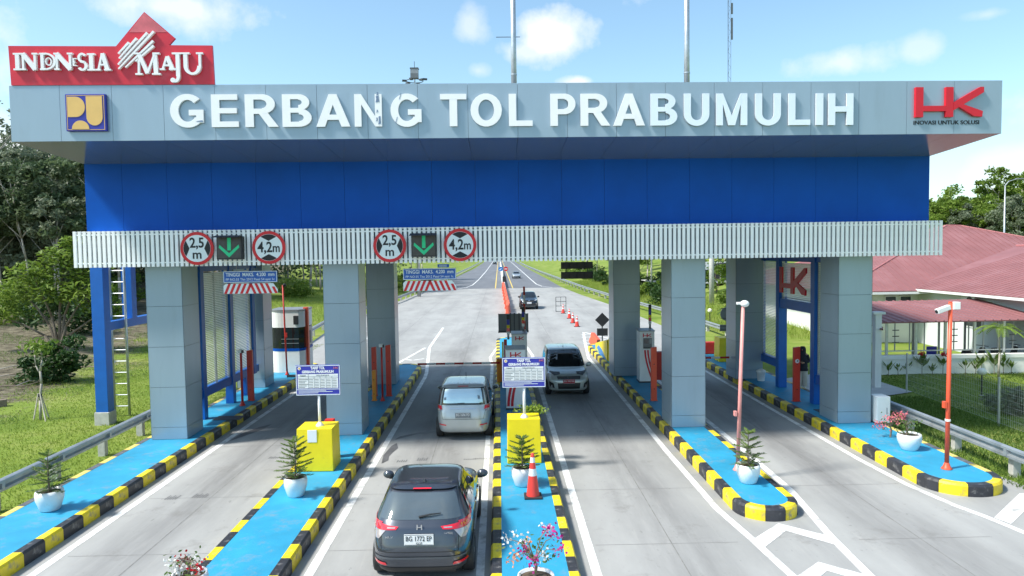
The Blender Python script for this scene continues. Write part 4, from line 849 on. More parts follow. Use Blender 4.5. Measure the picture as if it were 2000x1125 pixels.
# yellow end blocks with sign backs on the two right islands
yellow_block(5.75, 34.9, .85, .7, 1.15, 'yellow block standing behind the dark back column on the right-hand island', .01)
o = thing('crash_wedge', 'yellow sloped crash block with blue wave at the far end of an island', 'block', (5.7, 37.4, KH)); MB().prism_x([(-2.1,0),(2.2,0),(2.2,.35),(-2.1,1.05)], -.42, .42).build('body', 'block_yellow', o, bevel=.02)
MB().prism_x([(-1.9,.0),(.6,.0),(1.6,.18),(.9,.40),(-.2,.33),(-1.2,.14)], -.428, -.42).build('blue_wave', 'bright_blue', o); MB().add([(-.3,-2.0,1.045),(.3,-2.0,1.045),(.3,1.9,.41),(-.3,1.9,.41)], [(0,1,2,3)]).build('blue_top', 'bright_blue', o)
o = thing('diamond_sign', 'black diamond and rectangle sign back beyond the right-hand island', 'sign', (5.9, 41.2, KH)); MB().prism_y([(0,1.05),(.42,1.47),(0,1.89),(-.42,1.47)], -.02, .02).build('diamond', 'black_box', o); MB().prism_y(rect(-.31,.31,.55,.98), -.021, .02).build('plate', 'black_box', o); MB().cyl((0,.04,0), (0,.04,1.6), .035, n=8).build('post', 'dark_metal', o)
def round_back(x, y, z0, r, label, pw):
    o = thing('round_sign', label, 'sign', (x, y, z0)); MB().cyl((0,-.02,.78+r), (0,.02,.78+r), r, n=28).build('disc', 'sign_back', o); MB().box(-pw, pw, -.02, .02, .28, .6).build('plate', 'sign_back', o); MB().cyl((0,-.05,0), (0,-.05,.75+2*r), .03, n=8).build('post', 'dark_metal', o)
    for z in (.34, .52, .9, .7+2*r): MB().box(-pw*.9, pw*.9, -.045, -.022, z, z+.03).build('clamp', 'dark_metal', o)
    MB().lathe([(.09,0),(.09,.02),(.03,.08)], n=10).build('foot', 'dark_metal', o)
round_back(5.95, 34.9, KH+1.15, .36, 'grey round sign back half hidden by the dark column', .36); yellow_block(11.05, 34.8, .95, .85, 1.16, 'yellow block on the far part of the rightmost island', .01); round_back(11.1, 34.8, KH+1.16, .34, 'grey round sign back with plate on the rightmost island block', .36)
o = thing('water_barrier', 'dark red plastic barrier beside the far yellow block', 'barrier', (10.95, 37.2, KH)); MB().prism_y([(-.55,0),(.5,0),(.5,.18),(.58,.22),(.58,.4),(.5,.44),(.5,.62),(-.5,.62),(-.5,.44),(-.58,.40),(-.58,.22),(-.5,.18)], -.2, .2).build('body', 'barrier_red', o, bevel=.03)
o = thing('utility_cabinet', 'white metal cabinet standing against the rightmost grey column', 'cabinet', (11.78, 22.0, KH)); MB().box(-.2, .22, -.25, .25, 0, .84).build('body', 'white_paint', o, bevel=.02); MB().box(-.21, .23, -.26, .26, .0, .03).build('plinth', 'dark_metal', o); MB().box(.10, .12, -.255, -.249, .3, .5).build('handle', 'grey_metal', o)
o = thing('waste_bin', 'small white lidded pot beside the doorway', 'bin', (10.75, 29.3, KH)); MB().lathe([(.14,0),(.17,.35),(.19,.36),(.19,.42),(.05,.50),(0,.5)], n=16).build('body', 'white_paint', o, smooth=True)

# ---- traffic cones, frame, water barriers
def cone(x, y, z, label, h=.9, s=1.0, group='small cones beyond the gate'):
    o = thing('traffic_cone', label, 'traffic cone', (x, y, z), 0, group)
    MB().box(-.2*s, .2*s, -.2*s, .2*s, 0, .04).build('base', 'rubber', o, bevel=.012)
    f = lambda t: .155*s*(1-t)+.035*s*t
    for (a, b, m) in ((.04,.50,'cone_orange'),(.50,.66,'white_paint'),(.66,.80,'cone_orange'),(.80,.92,'white_paint'),(.92,1.0,'cone_orange')): MB().lathe([(f(a), a*h), (f(b), b*h)]+([(f(b)*.7, h+.01), (0, h+.01)] if b == 1 else []), n=20).build('cone_band', m, o, smooth=True)
cone(.68, 15.8, KH-.004, 'orange and white traffic cone beside the potted pine on the central island', .98, .98, 'traffic cones')
for i, (x, y) in enumerate(((5.85,66),(5.92,60.9),(5.82,57),(5.84,54.2))): cone(x, y, 0, ('cone standing in front of the wire frame, farthest of four','second farthest of the four orange cones on the far road','second nearest of the four orange cones on the far road','nearest of the four orange cones on the far road')[i], .82, 1.1)
o = thing('steel_frame', 'empty black rectangular frame standing on the far concrete', 'frame', (5.8, 67.8, 0)); b = MB()
for (a, c, d, e) in ((-.5,-.45,0,1.42),(.45,.5,0,1.42),(-.03,.0,.55,1.4)): MB().box(a, c, -.02, .02, d, e).build('bar', 'dark_metal', o)
for z in (.02, .53, .95, 1.38): MB().box(-.45, .45, -.018, .018, z, z+.04).build('bar', 'dark_metal', o)
wbm = MB().prism_x([(-.98,0),(.98,0),(.98,.30),(1.04,.34),(1.04,.52),(.98,.56),(.98,.88),(.70,.98),(.35,.86),(0,.98),(-.35,.86),(-.70,.98),(-.98,.88)], -.12, .12)
wbm.box(-.19, .19, -.95, .95, 0, .22); wme = wbm.mesh('body', 'barrier_orange', bevel=.03)
for i in range(22):
    t = i/21; o = thing('water_barrier', 'orange plastic water barrier in the long row dividing the far road', 'barrier', (.80-.17*t+.05*((i*7) % 3-1), 66.5+i*2.2, 0), .05*((i*5) % 3-1), 'row of orange water barriers'); put('body', wme, o)
o = thing('water_barrier', 'orange plastic barrier fallen against the crash block', 'barrier', (5.5, 42.3, .12)); MB().prism_x([(-.7,0),(.7,0),(.7,.35),(.62,.40),(.62,.5),(.7,.55),(.7,.8),(-.7,.8)], -.16, .16).build('body', 'barrier_orange', o, bevel=.03); o.rotation_euler = (.35, .15, .3); o.scale = (.7, .7, .8)
md = thing('median_barrier', 'white concrete median barrier running down the far road', 'barrier', (.78, 114, 0)); mp_ = MB().prism_y([(-.3,0),(.3,0),(.22,.25),(.10,.85),(-.10,.85),(-.22,.25)], 0, 7.9).mesh('segment', 'wall_white')
for i in range(32): put('segment', mp_, md, (0, i*8, 0))
o = thing('median_signs', 'blue keep-left disc and red no-entry disc on the median post', 'traffic sign', (.66, 115.2, 0)); MB().cyl((0,.05,0), (0,.05,3.45), .07, n=8).build('post', 'galv', o)
for x, m in ((-.40,'bright_blue'),(.42,'traffic_red')): MB().cyl((x,-.02,3.0), (x,.02,3.0), .36, n=24).build('disc', m, o)
MB().box(.20, .64, -.026, -.019, 2.93, 3.07).build('white_bar', 'plate_white', o); MB().prism_y([(-.6,2.82),(-.38,2.82),(-.44,2.90),(-.24,3.08),(-.30,3.14),(-.50,2.97),(-.56,3.03)], -.027, -.019).build('white_arrow', 'plate_white', o); MB().box(-.4, .42, .02, .05, 2.98, 3.02).build('bracket', 'galv', o); MB().box(-.15, .45, -.1, .1, .9, 1.8).build('delineator', 'black_box', o)

# ------------------------------------------------------------------ people
def person(loc, rz):
    o = thing('person', 'person in navy headscarf and tunic with pale trousers, holding a phone by the doorway', 'person', loc, rz)
    J = [((0,0,.84),.13),((0,0,1.05),.125),((0,0,1.22),.135),((0,.01,1.33),.10),((0,.01,1.40),.05),((0,-.015,1.46),.075),((0,-.02,1.55),.082),
         ((.14,0,1.31),.065),((.20,.02,1.08),.048),((.07,-.20,1.02),.036),((-.14,0,1.31),.065),((-.20,.02,1.08),.048),((-.05,-.20,1.04),.036),
         ((.085,0,.80),.10),((.09,-.01,.45),.066),((.095,.02,.08),.045),((.10,-.10,.04),.04),((-.085,0,.80),.10),((-.09,-.01,.45),.066),((-.095,.02,.08),.045),((-.10,-.10,.04),.04)]
    E_ = [(0,1),(1,2),(2,3),(3,4),(4,5),(5,6),(3,7),(7,8),(8,9),(3,10),(10,11),(11,12),(0,13),(13,14),(14,15),(15,16),(0,17),(17,18),(18,19),(19,20)]
    base = len(J)
    for s, w in ((1, 9), (-1, 12)):
        c = Vector(J[w][0]); J.append(((c.x-.03*s, c.y-.06, c.z+.01), .028)); E_.append((w, len(J)-1)); palm = len(J)-1
        for f in range(4):
            J.append(((c.x-.045*s+.0*f, c.y-.10, c.z+.035-.02*f), .0095)); E_.append((palm, len(J)-1)); k = len(J)-1
            J.append(((c.x-.075*s, c.y-.115+.008*f, c.z+.04-.022*f), .0085)); E_.append((k, len(J)-1))
        J.append(((c.x-.05*s, c.y-.04, c.z+.05), .010)); E_.append((palm, len(J)-1))
    me = bpy.data.meshes.new('body'); me.from_pydata([j[0] for j in J], E_, []); me.materials.append(M['skin']); ob = put('body', me, o)
    ob.modifiers.new('skin', 'SKIN'); sv = me.skin_vertices[0].data
    for i, j in enumerate(J): sv[i].radius = (j[1], j[1])
    sv[0].use_root = True; sb = ob.modifiers.new('sub', 'SUBSURF'); sb.levels = sb.render_levels = 1
    MB().lathe([(.0,1.66),(.07,1.65),(.115,1.59),(.125,1.52),(.12,1.45),(.13,1.38),(.19,1.30),(.205,1.18),(.17,1.15)], n=18).build('headscarf', 'cloth_navy', o, smooth=True, loc=(0,.025,-.02))
    MB().lathe([(.17,1.30),(.195,1.15),(.18,1.0),(.19,.85),(.215,.70),(.20,.69)], n=18).build('tunic', 'cloth_navy', o, smooth=True)
    for s in (1, -1):
        MB().tube([(.15*s,0,1.30),(.215*s,.02,1.07),(.075*s,-.19,1.03)], [.085,.07,.05], 10).build('sleeve', 'cloth_navy', o, smooth=True)
        MB().lathe([(.115,.82),(.10,.5),(.085,.08),(.075,.07)], (.09*s,.0,0), 14).build('trouser_leg', 'cloth_beige', o, smooth=True); MB().sph((.10*s,-.06,.04), .05, .12, .05).build('shoe', 'cloth_beige', o, smooth=True)
    for s in (1, -1): MB().sph((.03*s,-.097,1.545), .009).build('eye', 'ink', o)
    MB().sph((0,-.105,1.52), .012, .014, .02).build('nose', 'skin', o, smooth=True); MB().sph((0,-.094,1.485), .022, .008, .007).build('mouth', 'plate_red', o)
    p = thing('phone', 'small phone held by the person beside the doorway', 'phone', Vector(loc)+Matrix.Rotation(rz, 3, 'Z')@Vector((0,-.29,1.07))); p.rotation_euler = (.5, 0, rz); MB().box(-.04, .04, -.005, .005, -.07, .07).build('body', 'black_box', p, bevel=.003); MB().box(-.036, .036, .0051, .0056, -.065, .065).build('screen', 'plate_white', p)
person((11.75, 27.6, KH), -.5)

# ------------------------------------------------------------------ cars
def pch(rows, t):
    n = len(rows)-1; t = max(0, min(n-1e-9, t)); i = int(t); f = t-i; o = []
    for k in range(len(rows[0])):
        p = [rows[max(0, i-1)][k], rows[i][k], rows[i+1][k], rows[min(n, i+2)][k]]
        d = p[2]-p[1]; m0 = 0 if (p[1]-p[0])*d <= 0 else 2*(p[1]-p[0])*d/((p[1]-p[0])+d); m1 = 0 if (p[3]-p[2])*d <= 0 else 2*(p[3]-p[2])*d/((p[3]-p[2])+d)
        f2, f3 = f*f, f*f*f; o.append((2*f3-3*f2+1)*p[1]+(f3-2*f2+f)*m0+(-2*f3+3*f2)*p[2]+(f3-f2)*m1)
    return o
class Car:
    def __init__(s, name, label, loc, rz, rows, paint, group=None): s.rows = rows; s.n = len(rows)-1; s.paint = paint; s.o = thing(name, label, 'car', loc, rz, group)
    def P(s, t): return pch(s.rows, t)
    def z(s, t, y): zr, yr, zf, yf, w, n = s.P(t); return zr+(zf-zr)*max(0, min(1, (y-yr)/(yf-yr+1e-6)))
    def tz(s, y, z):
        lo, hi = 0, s.n-.01
        for _ in range(30):
            m = (lo+hi)/2
            if s.z(m, y) < z: lo = m
            else: hi = m
        return lo
    def side(s, y, t, sg): zr, yr, zf, yf, w, n = s.P(t); q = min(.999, abs((y-(yr+yf)/2)/((yf-yr)/2))); return Vector((sg*w*(1-q**n)**(1/n), y, s.z(t, y)))
    def end(s, x, t, front):
        zr, yr, zf, yf, w, n = s.P(t); p = min(.999, abs(x/w)); l = (yf-yr)/2; y = (yr+yf)/2+(1 if front else -1)*l*(1-p**n)**(1/n); return Vector((x, y, s.z(t, y)))
    def body(s, per=20, sub=4):
        sq = []
        for i in range(per): sq.append((1, -1+2*i/per))
        for i in range(per): sq.append((1-2*i/per, 1))
        for i in range(per): sq.append((-1, 1-2*i/per))
        for i in range(per): sq.append((-1+2*i/per, -1))
        vs = []; fs = []; m = len(sq); T = [i/sub for i in range(s.n*sub+1)]
        for t in T:
            zr, yr, zf, yf, w, n = s.P(t); yc = (yr+yf)/2; l = (yf-yr)/2
            for dx, dy in sq:
                r = (abs(dx)**n+abs(dy)**n)**(-1/n); y = yc+l*dy*r; vs.append((w*dx*r, y, zr+(zf-zr)*(y-yr)/(yf-yr+1e-6)))
        for j in range(len(T)-1):
            for i in range(m): a = j*m+i; b = j*m+(i+1) % m; fs.append((a, b, b+m, a+m))
        fs.append(tuple(range(m))[::-1]); fs.append(tuple((len(T)-1)*m+i for i in range(m)))
        me = MB().add(vs, fs); o = me.build('body', s.paint, s.o, auto=50); return o
    def patch(s, name, matn, fn, quad, nu=12, nt_=8, off=.006, parent=None):
        """quad: four (u,t) corners, u along the surface; fn(u,t)->point"""
        vs = []; 
        for j in range(nt_+1):
            b = j/nt_
            for i in range(nu+1):
                a = i/nu; u = (quad[0][0]*(1-a)+quad[1][0]*a)*(1-b)+(quad[3][0]*(1-a)+quad[2][0]*a)*b; t = (quad[0][1]*(1-a)+quad[1][1]*a)*(1-b)+(quad[3][1]*(1-a)+quad[2][1]*a)*b
                e = 1e-3; p = fn(u, t); n = (fn(u+e, t)-fn(u-e, t)).cross(fn(u, t+e)-fn(u, t-e))
                n = n.normalized() if n.length > 0 else Vector((0,0,1))
                if n.dot(p-Vector((0, max(-1.2, min(1.2, p.y)), .7))) < 0: n = -n
                vs.append(p+n*off)
        fs = [(j*(nu+1)+i, j*(nu+1)+i+1, (j+1)*(nu+1)+i+1, (j+1)*(nu+1)+i) for j in range(nt_) for i in range(nu)]
        return MB().add(vs, fs).build(name, matn, parent or s.o, smooth=True)
    def wheels(s, yf, yr, r, tx, arch=True):
        for y in (yf, yr):
            for sg in (1, -1):
                if arch:
                    n = 18; pts = [(y+(r+.07)*math.cos(PI*i/n), .30+(r+.07)*math.sin(PI*i/n)) for i in range(n+1)]
                    vs = [s.side(a, s.tz(a, max(.23, b)), sg)+Vector((sg*.006,0,0)) for a, b in pts]; c = [s.side(a, s.tz(a, .24), sg)+Vector((sg*.006,0,0)) for a, b in pts]
                    MB().add(vs+c, [(i, i+1, i+1+n+1, i+n+1) for i in range(n)]).build('wheel_arch', 'trim_black', s.o)
                w = MB().lathe([(r-.10,-.10),(r-.02,-.11),(r,-.07),(r,.07),(r-.02,.11),(r-.10,.10),(r-.11,.06)], n=28).build('wheel', 'rubber', s.o, smooth=True, loc=(sg*tx, y, r)); w.rotation_euler = (0, PI/2*sg, 0)
                b = MB().cyl((0,0,.02), (0,0,.07), r-.105, n=24)
                for k in range(5): a = 2*PI*k/5; b.box(0, 0, 0, 0, 0, 0); b.hexa([(.03*math.cos(a+1.5),.03*math.sin(a+1.5),.07),(.03*math.cos(a-1.5),.03*math.sin(a-1.5),.07),((r-.1)*math.cos(a-.18),(r-.1)*math.sin(a-.18),.07),((r-.1)*math.cos(a+.18),(r-.1)*math.sin(a+.18),.07)], [(.03*math.cos(a+1.5),.03*math.sin(a+1.5),.10),(.03*math.cos(a-1.5),.03*math.sin(a-1.5),.10),((r-.1)*math.cos(a-.18),(r-.1)*math.sin(a-.18),.095),((r-.1)*math.cos(a+.18),(r-.1)*math.sin(a+.18),.095)])
                b.build('rim', 'grey_metal', w)
    def mirrors(s, y, z, x, matn):
        for sg in (1, -1):
            m = MB().sph((0,0,0), .115, .07, .085, n=14).build('mirror', matn, s.o, smooth=True, loc=(sg*(x+.12), y, z)); MB().box(-.06*sg-.05, -.06*sg+.05, -.02, .02, -.09, -.03).build('stalk', 'trim_black', m); MB().sph((0,-.052,-.01), .085, .022, .058, n=12).build('glass', 'window_dark', m, smooth=True)
    def sidewin(s, spans, tb, tt, slope=0):
        for sg in (1, -1):
            for (a0, a1, b0, b1) in spans: s.patch('side_window', 'glass_car', lambda u, t: s.side(u, t, sg), [(a0,tb),(a1,tb),(b1,tt),(b0,tt)], 10, 6)
def plate_(c, y, z, w, h, txt, bgm, ink, facing=-1, sub=None):
    p = MB().box(-w/2, w/2, -.012, .0, 0, h).build('number_plate', bgm, c.o, bevel=.003, loc=(0, y, z)); 
    if facing > 0: p.rotation_euler = (0, 0, PI)
    text('plate_lettering', txt, h*.62, (0, -.015, h*.40), ink, p, width=w*.88, depth=.002)
    if sub: text('plate_lettering', sub, h*.26, (0, -.015, h*.10), ink, p, depth=.002)
    for (a, b_, cc, d) in ((-w/2+.008,w/2-.008,.006,.012),(-w/2+.008,w/2-.008,h-.012,h-.006)): MB().prism_y(rect(a,b_,cc,d), -.0145, -.011).build('plate_rim', ink, p)
# --- dark grey crossover, nearest
HR = [(.24,-1.86,.24,1.90,.74,7),(.30,-2.03,.27,2.05,.82,6),(.44,-2.10,.42,2.13,.875,5.8),(.66,-2.13,.60,2.14,.890,5.8),(.86,-2.09,.76,2.08,.890,5.5),(1.02,-2.04,.92,1.86,.878,5),(1.10,-1.98,1.06,1.02,.845,5),(1.28,-1.82,1.26,.66,.762,5),(1.45,-1.62,1.44,.28,.685,5),(1.53,-1.50,1.535,.06,.64,4.8),(1.575,-1.38,1.585,-.12,.56,4.5),(1.60,-1.1,1.605,-.40,.40,4),(1.605,-.75,1.606,-.65,.02,3)]
c = Car('parked_crossover', 'dark grey crossover car seen from behind, nearest the camera', (-1.40, 14.15, 0), -.015, HR, 'car_grey'); c.o.name = 'crossover_car'
c.body(24, 5); E = lambda x, t: c.end(x, t, False); F_ = lambda x, t: c.end(x, t, True)
c.patch('rear_window', 'glass_tint', E, [(-.70,6.35),(.70,6.35),(.56,8.55),(-.56,8.55)], 16, 10)
c.patch('spoiler', 'car_grey', E, [(-.60,8.95),(.60,8.95),(.56,9.9),(-.56,9.9)], 16, 4, .03); c.patch('brake_light', 'lamp_red', E, [(-.16,8.9),(.16,8.9),(.16,9.12),(-.16,9.12)], 8, 2, .045)
c.patch('windscreen', 'glass_car', F_, [(-.70,6.1),(.70,6.1),(.57,8.9),(-.57,8.9)], 16, 10)
c.sidewin([(-1.42,-.62,-1.30,-.62),(-.56,.30,-.56,.02),(.34,.78,.06,.12)], 6.2, 8.7)
for sg in (1, -1):
    lm = c.patch('tail_light', 'lamp_red', E, [(sg*.40,5.0),(sg*.85,4.75),(sg*.835,6.1),(sg*.36,5.55)], 10, 6, .010); c.patch('tail_light', 'lamp_red', lambda u, t: c.side(u, t, sg), [(-1.93,4.8),(-1.45,5.6),(-1.45,6.0),(-1.88,6.1)], 10, 6, .010)
    c.patch('reverse_lamp', 'lamp_clear', E, [(sg*.70,4.0),(sg*.78,3.95),(sg*.86,4.72),(sg*.58,4.86)], 8, 6, .010); c.patch('lamp_bar', 'lamp_clear', E, [(sg*.42,5.18),(sg*.56,5.12),(sg*.55,5.38),(sg*.41,5.40)], 6, 3, .014)
    c.patch('reflector', 'lamp_red', E, [(sg*.56,1.95),(sg*.80,2.0),(sg*.80,2.25),(sg*.58,2.2)], 8, 3, .016)
    for k in range(3): c.patch('indicator', 'lamp_clear' if False else 'post_orange', E, [(.70+.035*k,5.2),(.715+.035*k,5.2),(.705+.035*k,5.75),(.69+.035*k,5.75)], 2, 4, .016) if sg > 0 else None
    for y in (-.42, .38):
        p = c.side(y, 5.0, sg); MB().box(-.02, .02, -.10, .10, -.018, .018).build('door_handle', 'chrome', c.o, bevel=.008, loc=(p.x+sg*.012, p.y, p.z))
    for y in (.86, -.58, -1.28):   # door gaps
        c.patch('door_gap', 'trim_black', lambda u, t: c.side(u, t, sg), [(y-.005,1.8),(y+.005,1.8),(y+.005 if y < .5 else y-.03,6.1),(y-.005 if y < .5 else y-.04,6.1)], 1, 12, .002)
    c.patch('headlight', 'headlamp', F_, [(sg*.42,4.2),(sg*.82,4.5),(sg*.80,5.2),(sg*.46,4.8)], 8, 5, .008)
c.patch('bumper_step', 'trim_grey', E, [(-.86,2.5),(.86,2.5),(.84,2.66),(-.84,2.66)], 20, 2, .014); c.patch('lower_valance', 'trim_black', E, [(-.74,.8),(.74,.8),(.80,1.7),(-.80,1.7)], 20, 4, .008)
c.patch('tailgate_gap', 'trim_black', E, [(-.66,3.0),(.66,3.0),(.66,3.05),(-.66,3.05)], 16, 1, .003)
for sg in (1, -1): c.patch('tailgate_gap', 'trim_black', E, [(sg*.66,3.0),(sg*.667,3.0),(sg*.667,4.5),(sg*.66,4.5)], 1, 8, .003)
plate_(c, -2.13, .79, .50, .19, 'BG 1772 EP', 'plate_white', 'ink', sub='12.27'); p = c.end(0, 5.35, False)
lo = MB(); lo.prism_y([(-.05,0),(-.032,0),(-.028,.035),(.028,.035),(.032,0),(.05,0),(.045,.09),(.027,.09),(.024,.05),(-.024,.05),(-.027,.09),(-.045,.09)], p.y-.025, p.y-.0); lo.build('badge', 'chrome', c.o, loc=(0,0,p.z-.03))
text('model_lettering', 'i-VTEC', .05, (.50, c.end(.5,4.6,False).y-.012, c.end(.5,4.6,False).z-.02), 'chrome', c.o, depth=.003); text('model_lettering', 'HR-V', .06, (-.52, c.end(-.52,4.3,False).y-.012, c.end(-.52,4.3,False).z-.03), 'chrome', c.o, depth=.003)
w0 = c.end(-.02, 6.55, False); w1 = c.end(.36, 6.75, False); MB().tube([w0+Vector((0,-.03,.01)), (w0+w1)/2+Vector((0,-.04,.03)), w1+Vector((0,-.03,.02))], [.02,.014,.008], 6).build('wiper', 'trim_black', c.o)
MB().hexa([(-.02,-.06,0),(.02,-.06,0),(.02,.06,0),(-.02,.06,0)], [(-.006,-.05,.06),(.006,-.05,.06),(.006,-.02,.06),(-.006,-.02,.06)]).build('antenna', 'car_grey', c.o, loc=(0,-1.2,1.595))
c.wheels(1.33, -1.28, .33, .79); c.mirrors(.70, 1.14, .86, 'car_grey'); MB().box(-.6, .6, -.05, .05, .2, .34).build('underbody', 'trim_black', c.o, (0,-1.8,0))
# --- small people carriers
MV = [(.22,-1.85,.22,1.85,.72,7),(.28,-2.02,.26,2.02,.79,6),(.45,-2.10,.42,2.12,.835,5.5),(.68,-2.11,.62,2.11,.848,6),(.88,-2.07,.76,2.03,.848,6),(.98,-2.04,.90,1.80,.842,5.5),(1.06,-2.0,1.04,1.20,.82,5.5),(1.30,-1.945,1.28,.80,.775,6),(1.50,-1.875,1.50,.40,.72,6),(1.60,-1.79,1.60,.14,.685,6),(1.645,-1.65,1.65,-.02,.63,6),(1.672,-1.4,1.675,-.3,.48,5),(1.682,-.9,1.684,-.8,.02,3)]
def mpv(name, label, loc, rz, paint, rear_txt, front_txt, fpm='plate_red', fpi='plate_white'):
    c = Car(name, label, loc, rz, MV, paint, 'silver people carriers'); c.body(22, 5); E = lambda x, t: c.end(x, t, False); F_ = lambda x, t: c.end(x, t, True)
    c.patch('rear_window', 'glass_car', E, [(-.74,6.2),(.74,6.2),(.63,8.9),(-.63,8.9)], 16, 10); c.patch('rear_glass', 'glass_mirror', E, [(-.60,6.45),(.60,6.45),(.54,8.6),(-.54,8.6)], 16, 10, .010); c.patch('windscreen', 'glass_car', F_, [(-.75,6.1),(.75,6.1),(.63,9.15),(-.63,9.15)], 16, 10)
    c.sidewin([(-1.78,-1.10,-1.62,-1.10),(-1.05,-.22,-1.05,-.22),(-.16,.66,-.16,.28),(.70,1.0,.34,.40)], 6.15, 8.9)
    c.patch('brake_light', 'lamp_red', E, [(-.16,9.25),(.16,9.25),(.16,9.45),(-.16,9.45)], 8, 2, .02); c.patch('tailgate_trim', 'chrome', E, [(-.40,5.15),(.40,5.15),(.38,5.3),(-.38,5.3)], 8, 2, .012)
    for sg in (1, -1):
        c.patch('tail_light', 'lamp_red', E, [(sg*.66,4.9),(sg*.80,4.9),(sg*.79,6.0),(sg*.70,6.0)], 8, 6, .010); c.patch('tail_light', 'lamp_red', lambda u, t: c.side(u, t, sg), [(-1.97,4.8),(-1.74,5.0),(-1.74,6.0),(-1.90,6.1)], 8, 6, .010); c.patch('reverse_lamp', 'lamp_clear', E, [(sg*.68,4.25),(sg*.80,4.25),(sg*.80,4.88),(sg*.66,4.88)], 8, 5, .010)
        c.patch('reflector', 'lamp_red', E, [(sg*.50,2.2),(sg*.72,2.25),(sg*.72,2.4),(sg*.52,2.35)], 8, 3, .012)
        c.patch('headlight', 'headlamp', F_, [(sg*.52,4.0),(sg*.80,4.15),(sg*.79,5.35),(sg*.60,4.7)], 8, 6, .010); c.patch('headlight', 'trim_grey', lambda u, t: c.side(u, t, sg), [(1.5,5.0),(1.92,4.3),(1.85,5.2),(1.45,5.4)], 8, 5, .008)
        c.patch('fog_recess', 'trim_black', F_, [(sg*.56,1.7),(sg*.74,1.9),(sg*.76,3.0),(sg*.60,2.6)], 8, 6, .008); q = c.end(sg*.66, 2.1, True); MB().cyl(q, q+Vector((0,.02,0)), .05, n=14).build('fog_lamp', 'lamp_clear', c.o)
        for y in (-.35, .62):
            p = c.side(y-.02, 4.95, sg); MB().box(-.02, .02, -.09, .09, -.018, .018).build('door_handle', paint, c.o, bevel=.008, loc=(p.x+sg*.012, p.y, p.z))
        for y in (1.0, -.19, -1.08): c.patch('door_gap', 'trim_black', lambda u, t: c.side(u, t, sg), [(y-.005,1.6),(y+.005,1.6),(y+.005,6.1),(y-.005,6.1)], 1, 12, .002)
    c.patch('grille', 'trim_grey', F_, [(-.44,3.55),(.44,3.55),(.47,4.35),(-.47,4.35)], 14, 4, .008)
    for k in range(3): c.patch('grille_bar', 'chrome', F_, [(-.44,3.68+.24*k),(.44,3.68+.24*k),(.44,3.74+.24*k),(-.44,3.74+.24*k)], 14, 1, .014)
    c.patch('badge', 'chrome', F_, [(-.06,3.75),(.06,3.75),(.05,4.2),(-.05,4.2)], 4, 3, .022); c.patch('lower_grille', 'trim_black', F_, [(-.42,1.55),(.42,1.55),(.45,2.7),(-.45,2.7)], 14, 5, .008)
    c.patch('tailgate_gap', 'trim_black', E, [(-.62,3.0),(.62,3.0),(.62,3.04),(-.62,3.04)], 16, 1, .003)
    for sg in (1, -1): c.patch('tailgate_gap', 'trim_black', E, [(sg*.62,3.0),(sg*.627,3.0),(sg*.68,4.4),(sg*.673,4.4)], 1, 8, .003)
    plate_(c, -2.115, .72, .46, .17, rear_txt, 'plate_dark', 'plate_white'); plate_(c, 2.125, .55, .46, .16, front_txt, fpm, fpi, 1)
    for x in (-.36, -.18, 0, .18, .36): MB().box(-.012, .012, -.55, .55, 0, .012).build('roof_rib', paint, c.o, bevel=.004, loc=(x, -.9, 1.682-.10*abs(x)**2-.006))
    w0 = E(-.30, 6.35); w1 = E(.05, 6.4); MB().tube([w0+Vector((0,-.02,.02)), w1+Vector((0,-.02,.02))], [.010,.014], 6).build('wiper', 'trim_black', c.o)
    MB().cyl((0,0,0), (0,-.03,.14), .008, n=6).build('antenna', 'trim_black', c.o, loc=(0, -.15, 1.67)); c.wheels(1.36, -1.38, .315, .755); c.mirrors(.92, 1.12, .83, paint); MB().box(-.6, .6, -.05, .05, .2, .32).build('underbody', 'trim_black', c.o, (0,-1.8,0)); MB().box(-.6, .6, -.05, .05, .18, .32).build('underbody', 'trim_black', c.o, (0,1.8,0))
    return c
mpv('people_carrier', 'silver people carrier waiting at the lowered barrier, seen from behind', (-1.14, 23.75, 0), -.012, 'car_silver', 'BG 1696 FD', 'BG 1696 FD', 'plate_dark')
mpv('people_carrier', 'silver people carrier with red number plate coming towards the camera', (2.66, 30.1, 0), PI+.01, 'car_green_silver', 'BG 342 RZ', 'BG 342 RZ')
# --- dark suv and pale sedan further out, both facing us
c = Car('sport_utility_car', 'dark blue-black car with white plate driving beside the orange barriers', (2.93, 73.0, 0), PI, [(a*1.04, b*1.0, c_*1.04, d*1.0, e*1.01, f) for a, b, c_, d, e, f in HR], 'car_dark'); c.body(18, 4); F_ = lambda x, t: c.end(x, t, True); E = lambda x, t: c.end(x, t, False)
c.patch('windscreen', 'glass_car', F_, [(-.72,6.1),(.72,6.1),(.58,8.9),(-.58,8.9)], 12, 8); c.patch('rear_window', 'glass_car', E, [(-.70,6.35),(.70,6.35),(.56,8.55),(-.56,8.55)], 12, 8); c.sidewin([(-1.42,-.62,-1.30,-.62),(-.56,.30,-.56,.02)], 6.2, 8.7)
for sg in (1, -1): c.patch('headlight', 'headlamp', F_, [(sg*.52,4.5),(sg*.82,4.7),(sg*.80,5.2),(sg*.58,4.85)], 8, 4, .01); c.patch('fog_lamp', 'lamp_clear', F_, [(sg*.64,2.6),(sg*.72,2.6),(sg*.72,3.1),(sg*.64,3.1)], 4, 3, .01); c.patch('tail_light', 'lamp_red', E, [(sg*.50,5.35),(sg*.845,5.30),(sg*.83,6.15),(sg*.46,5.75)], 8, 5, .01)
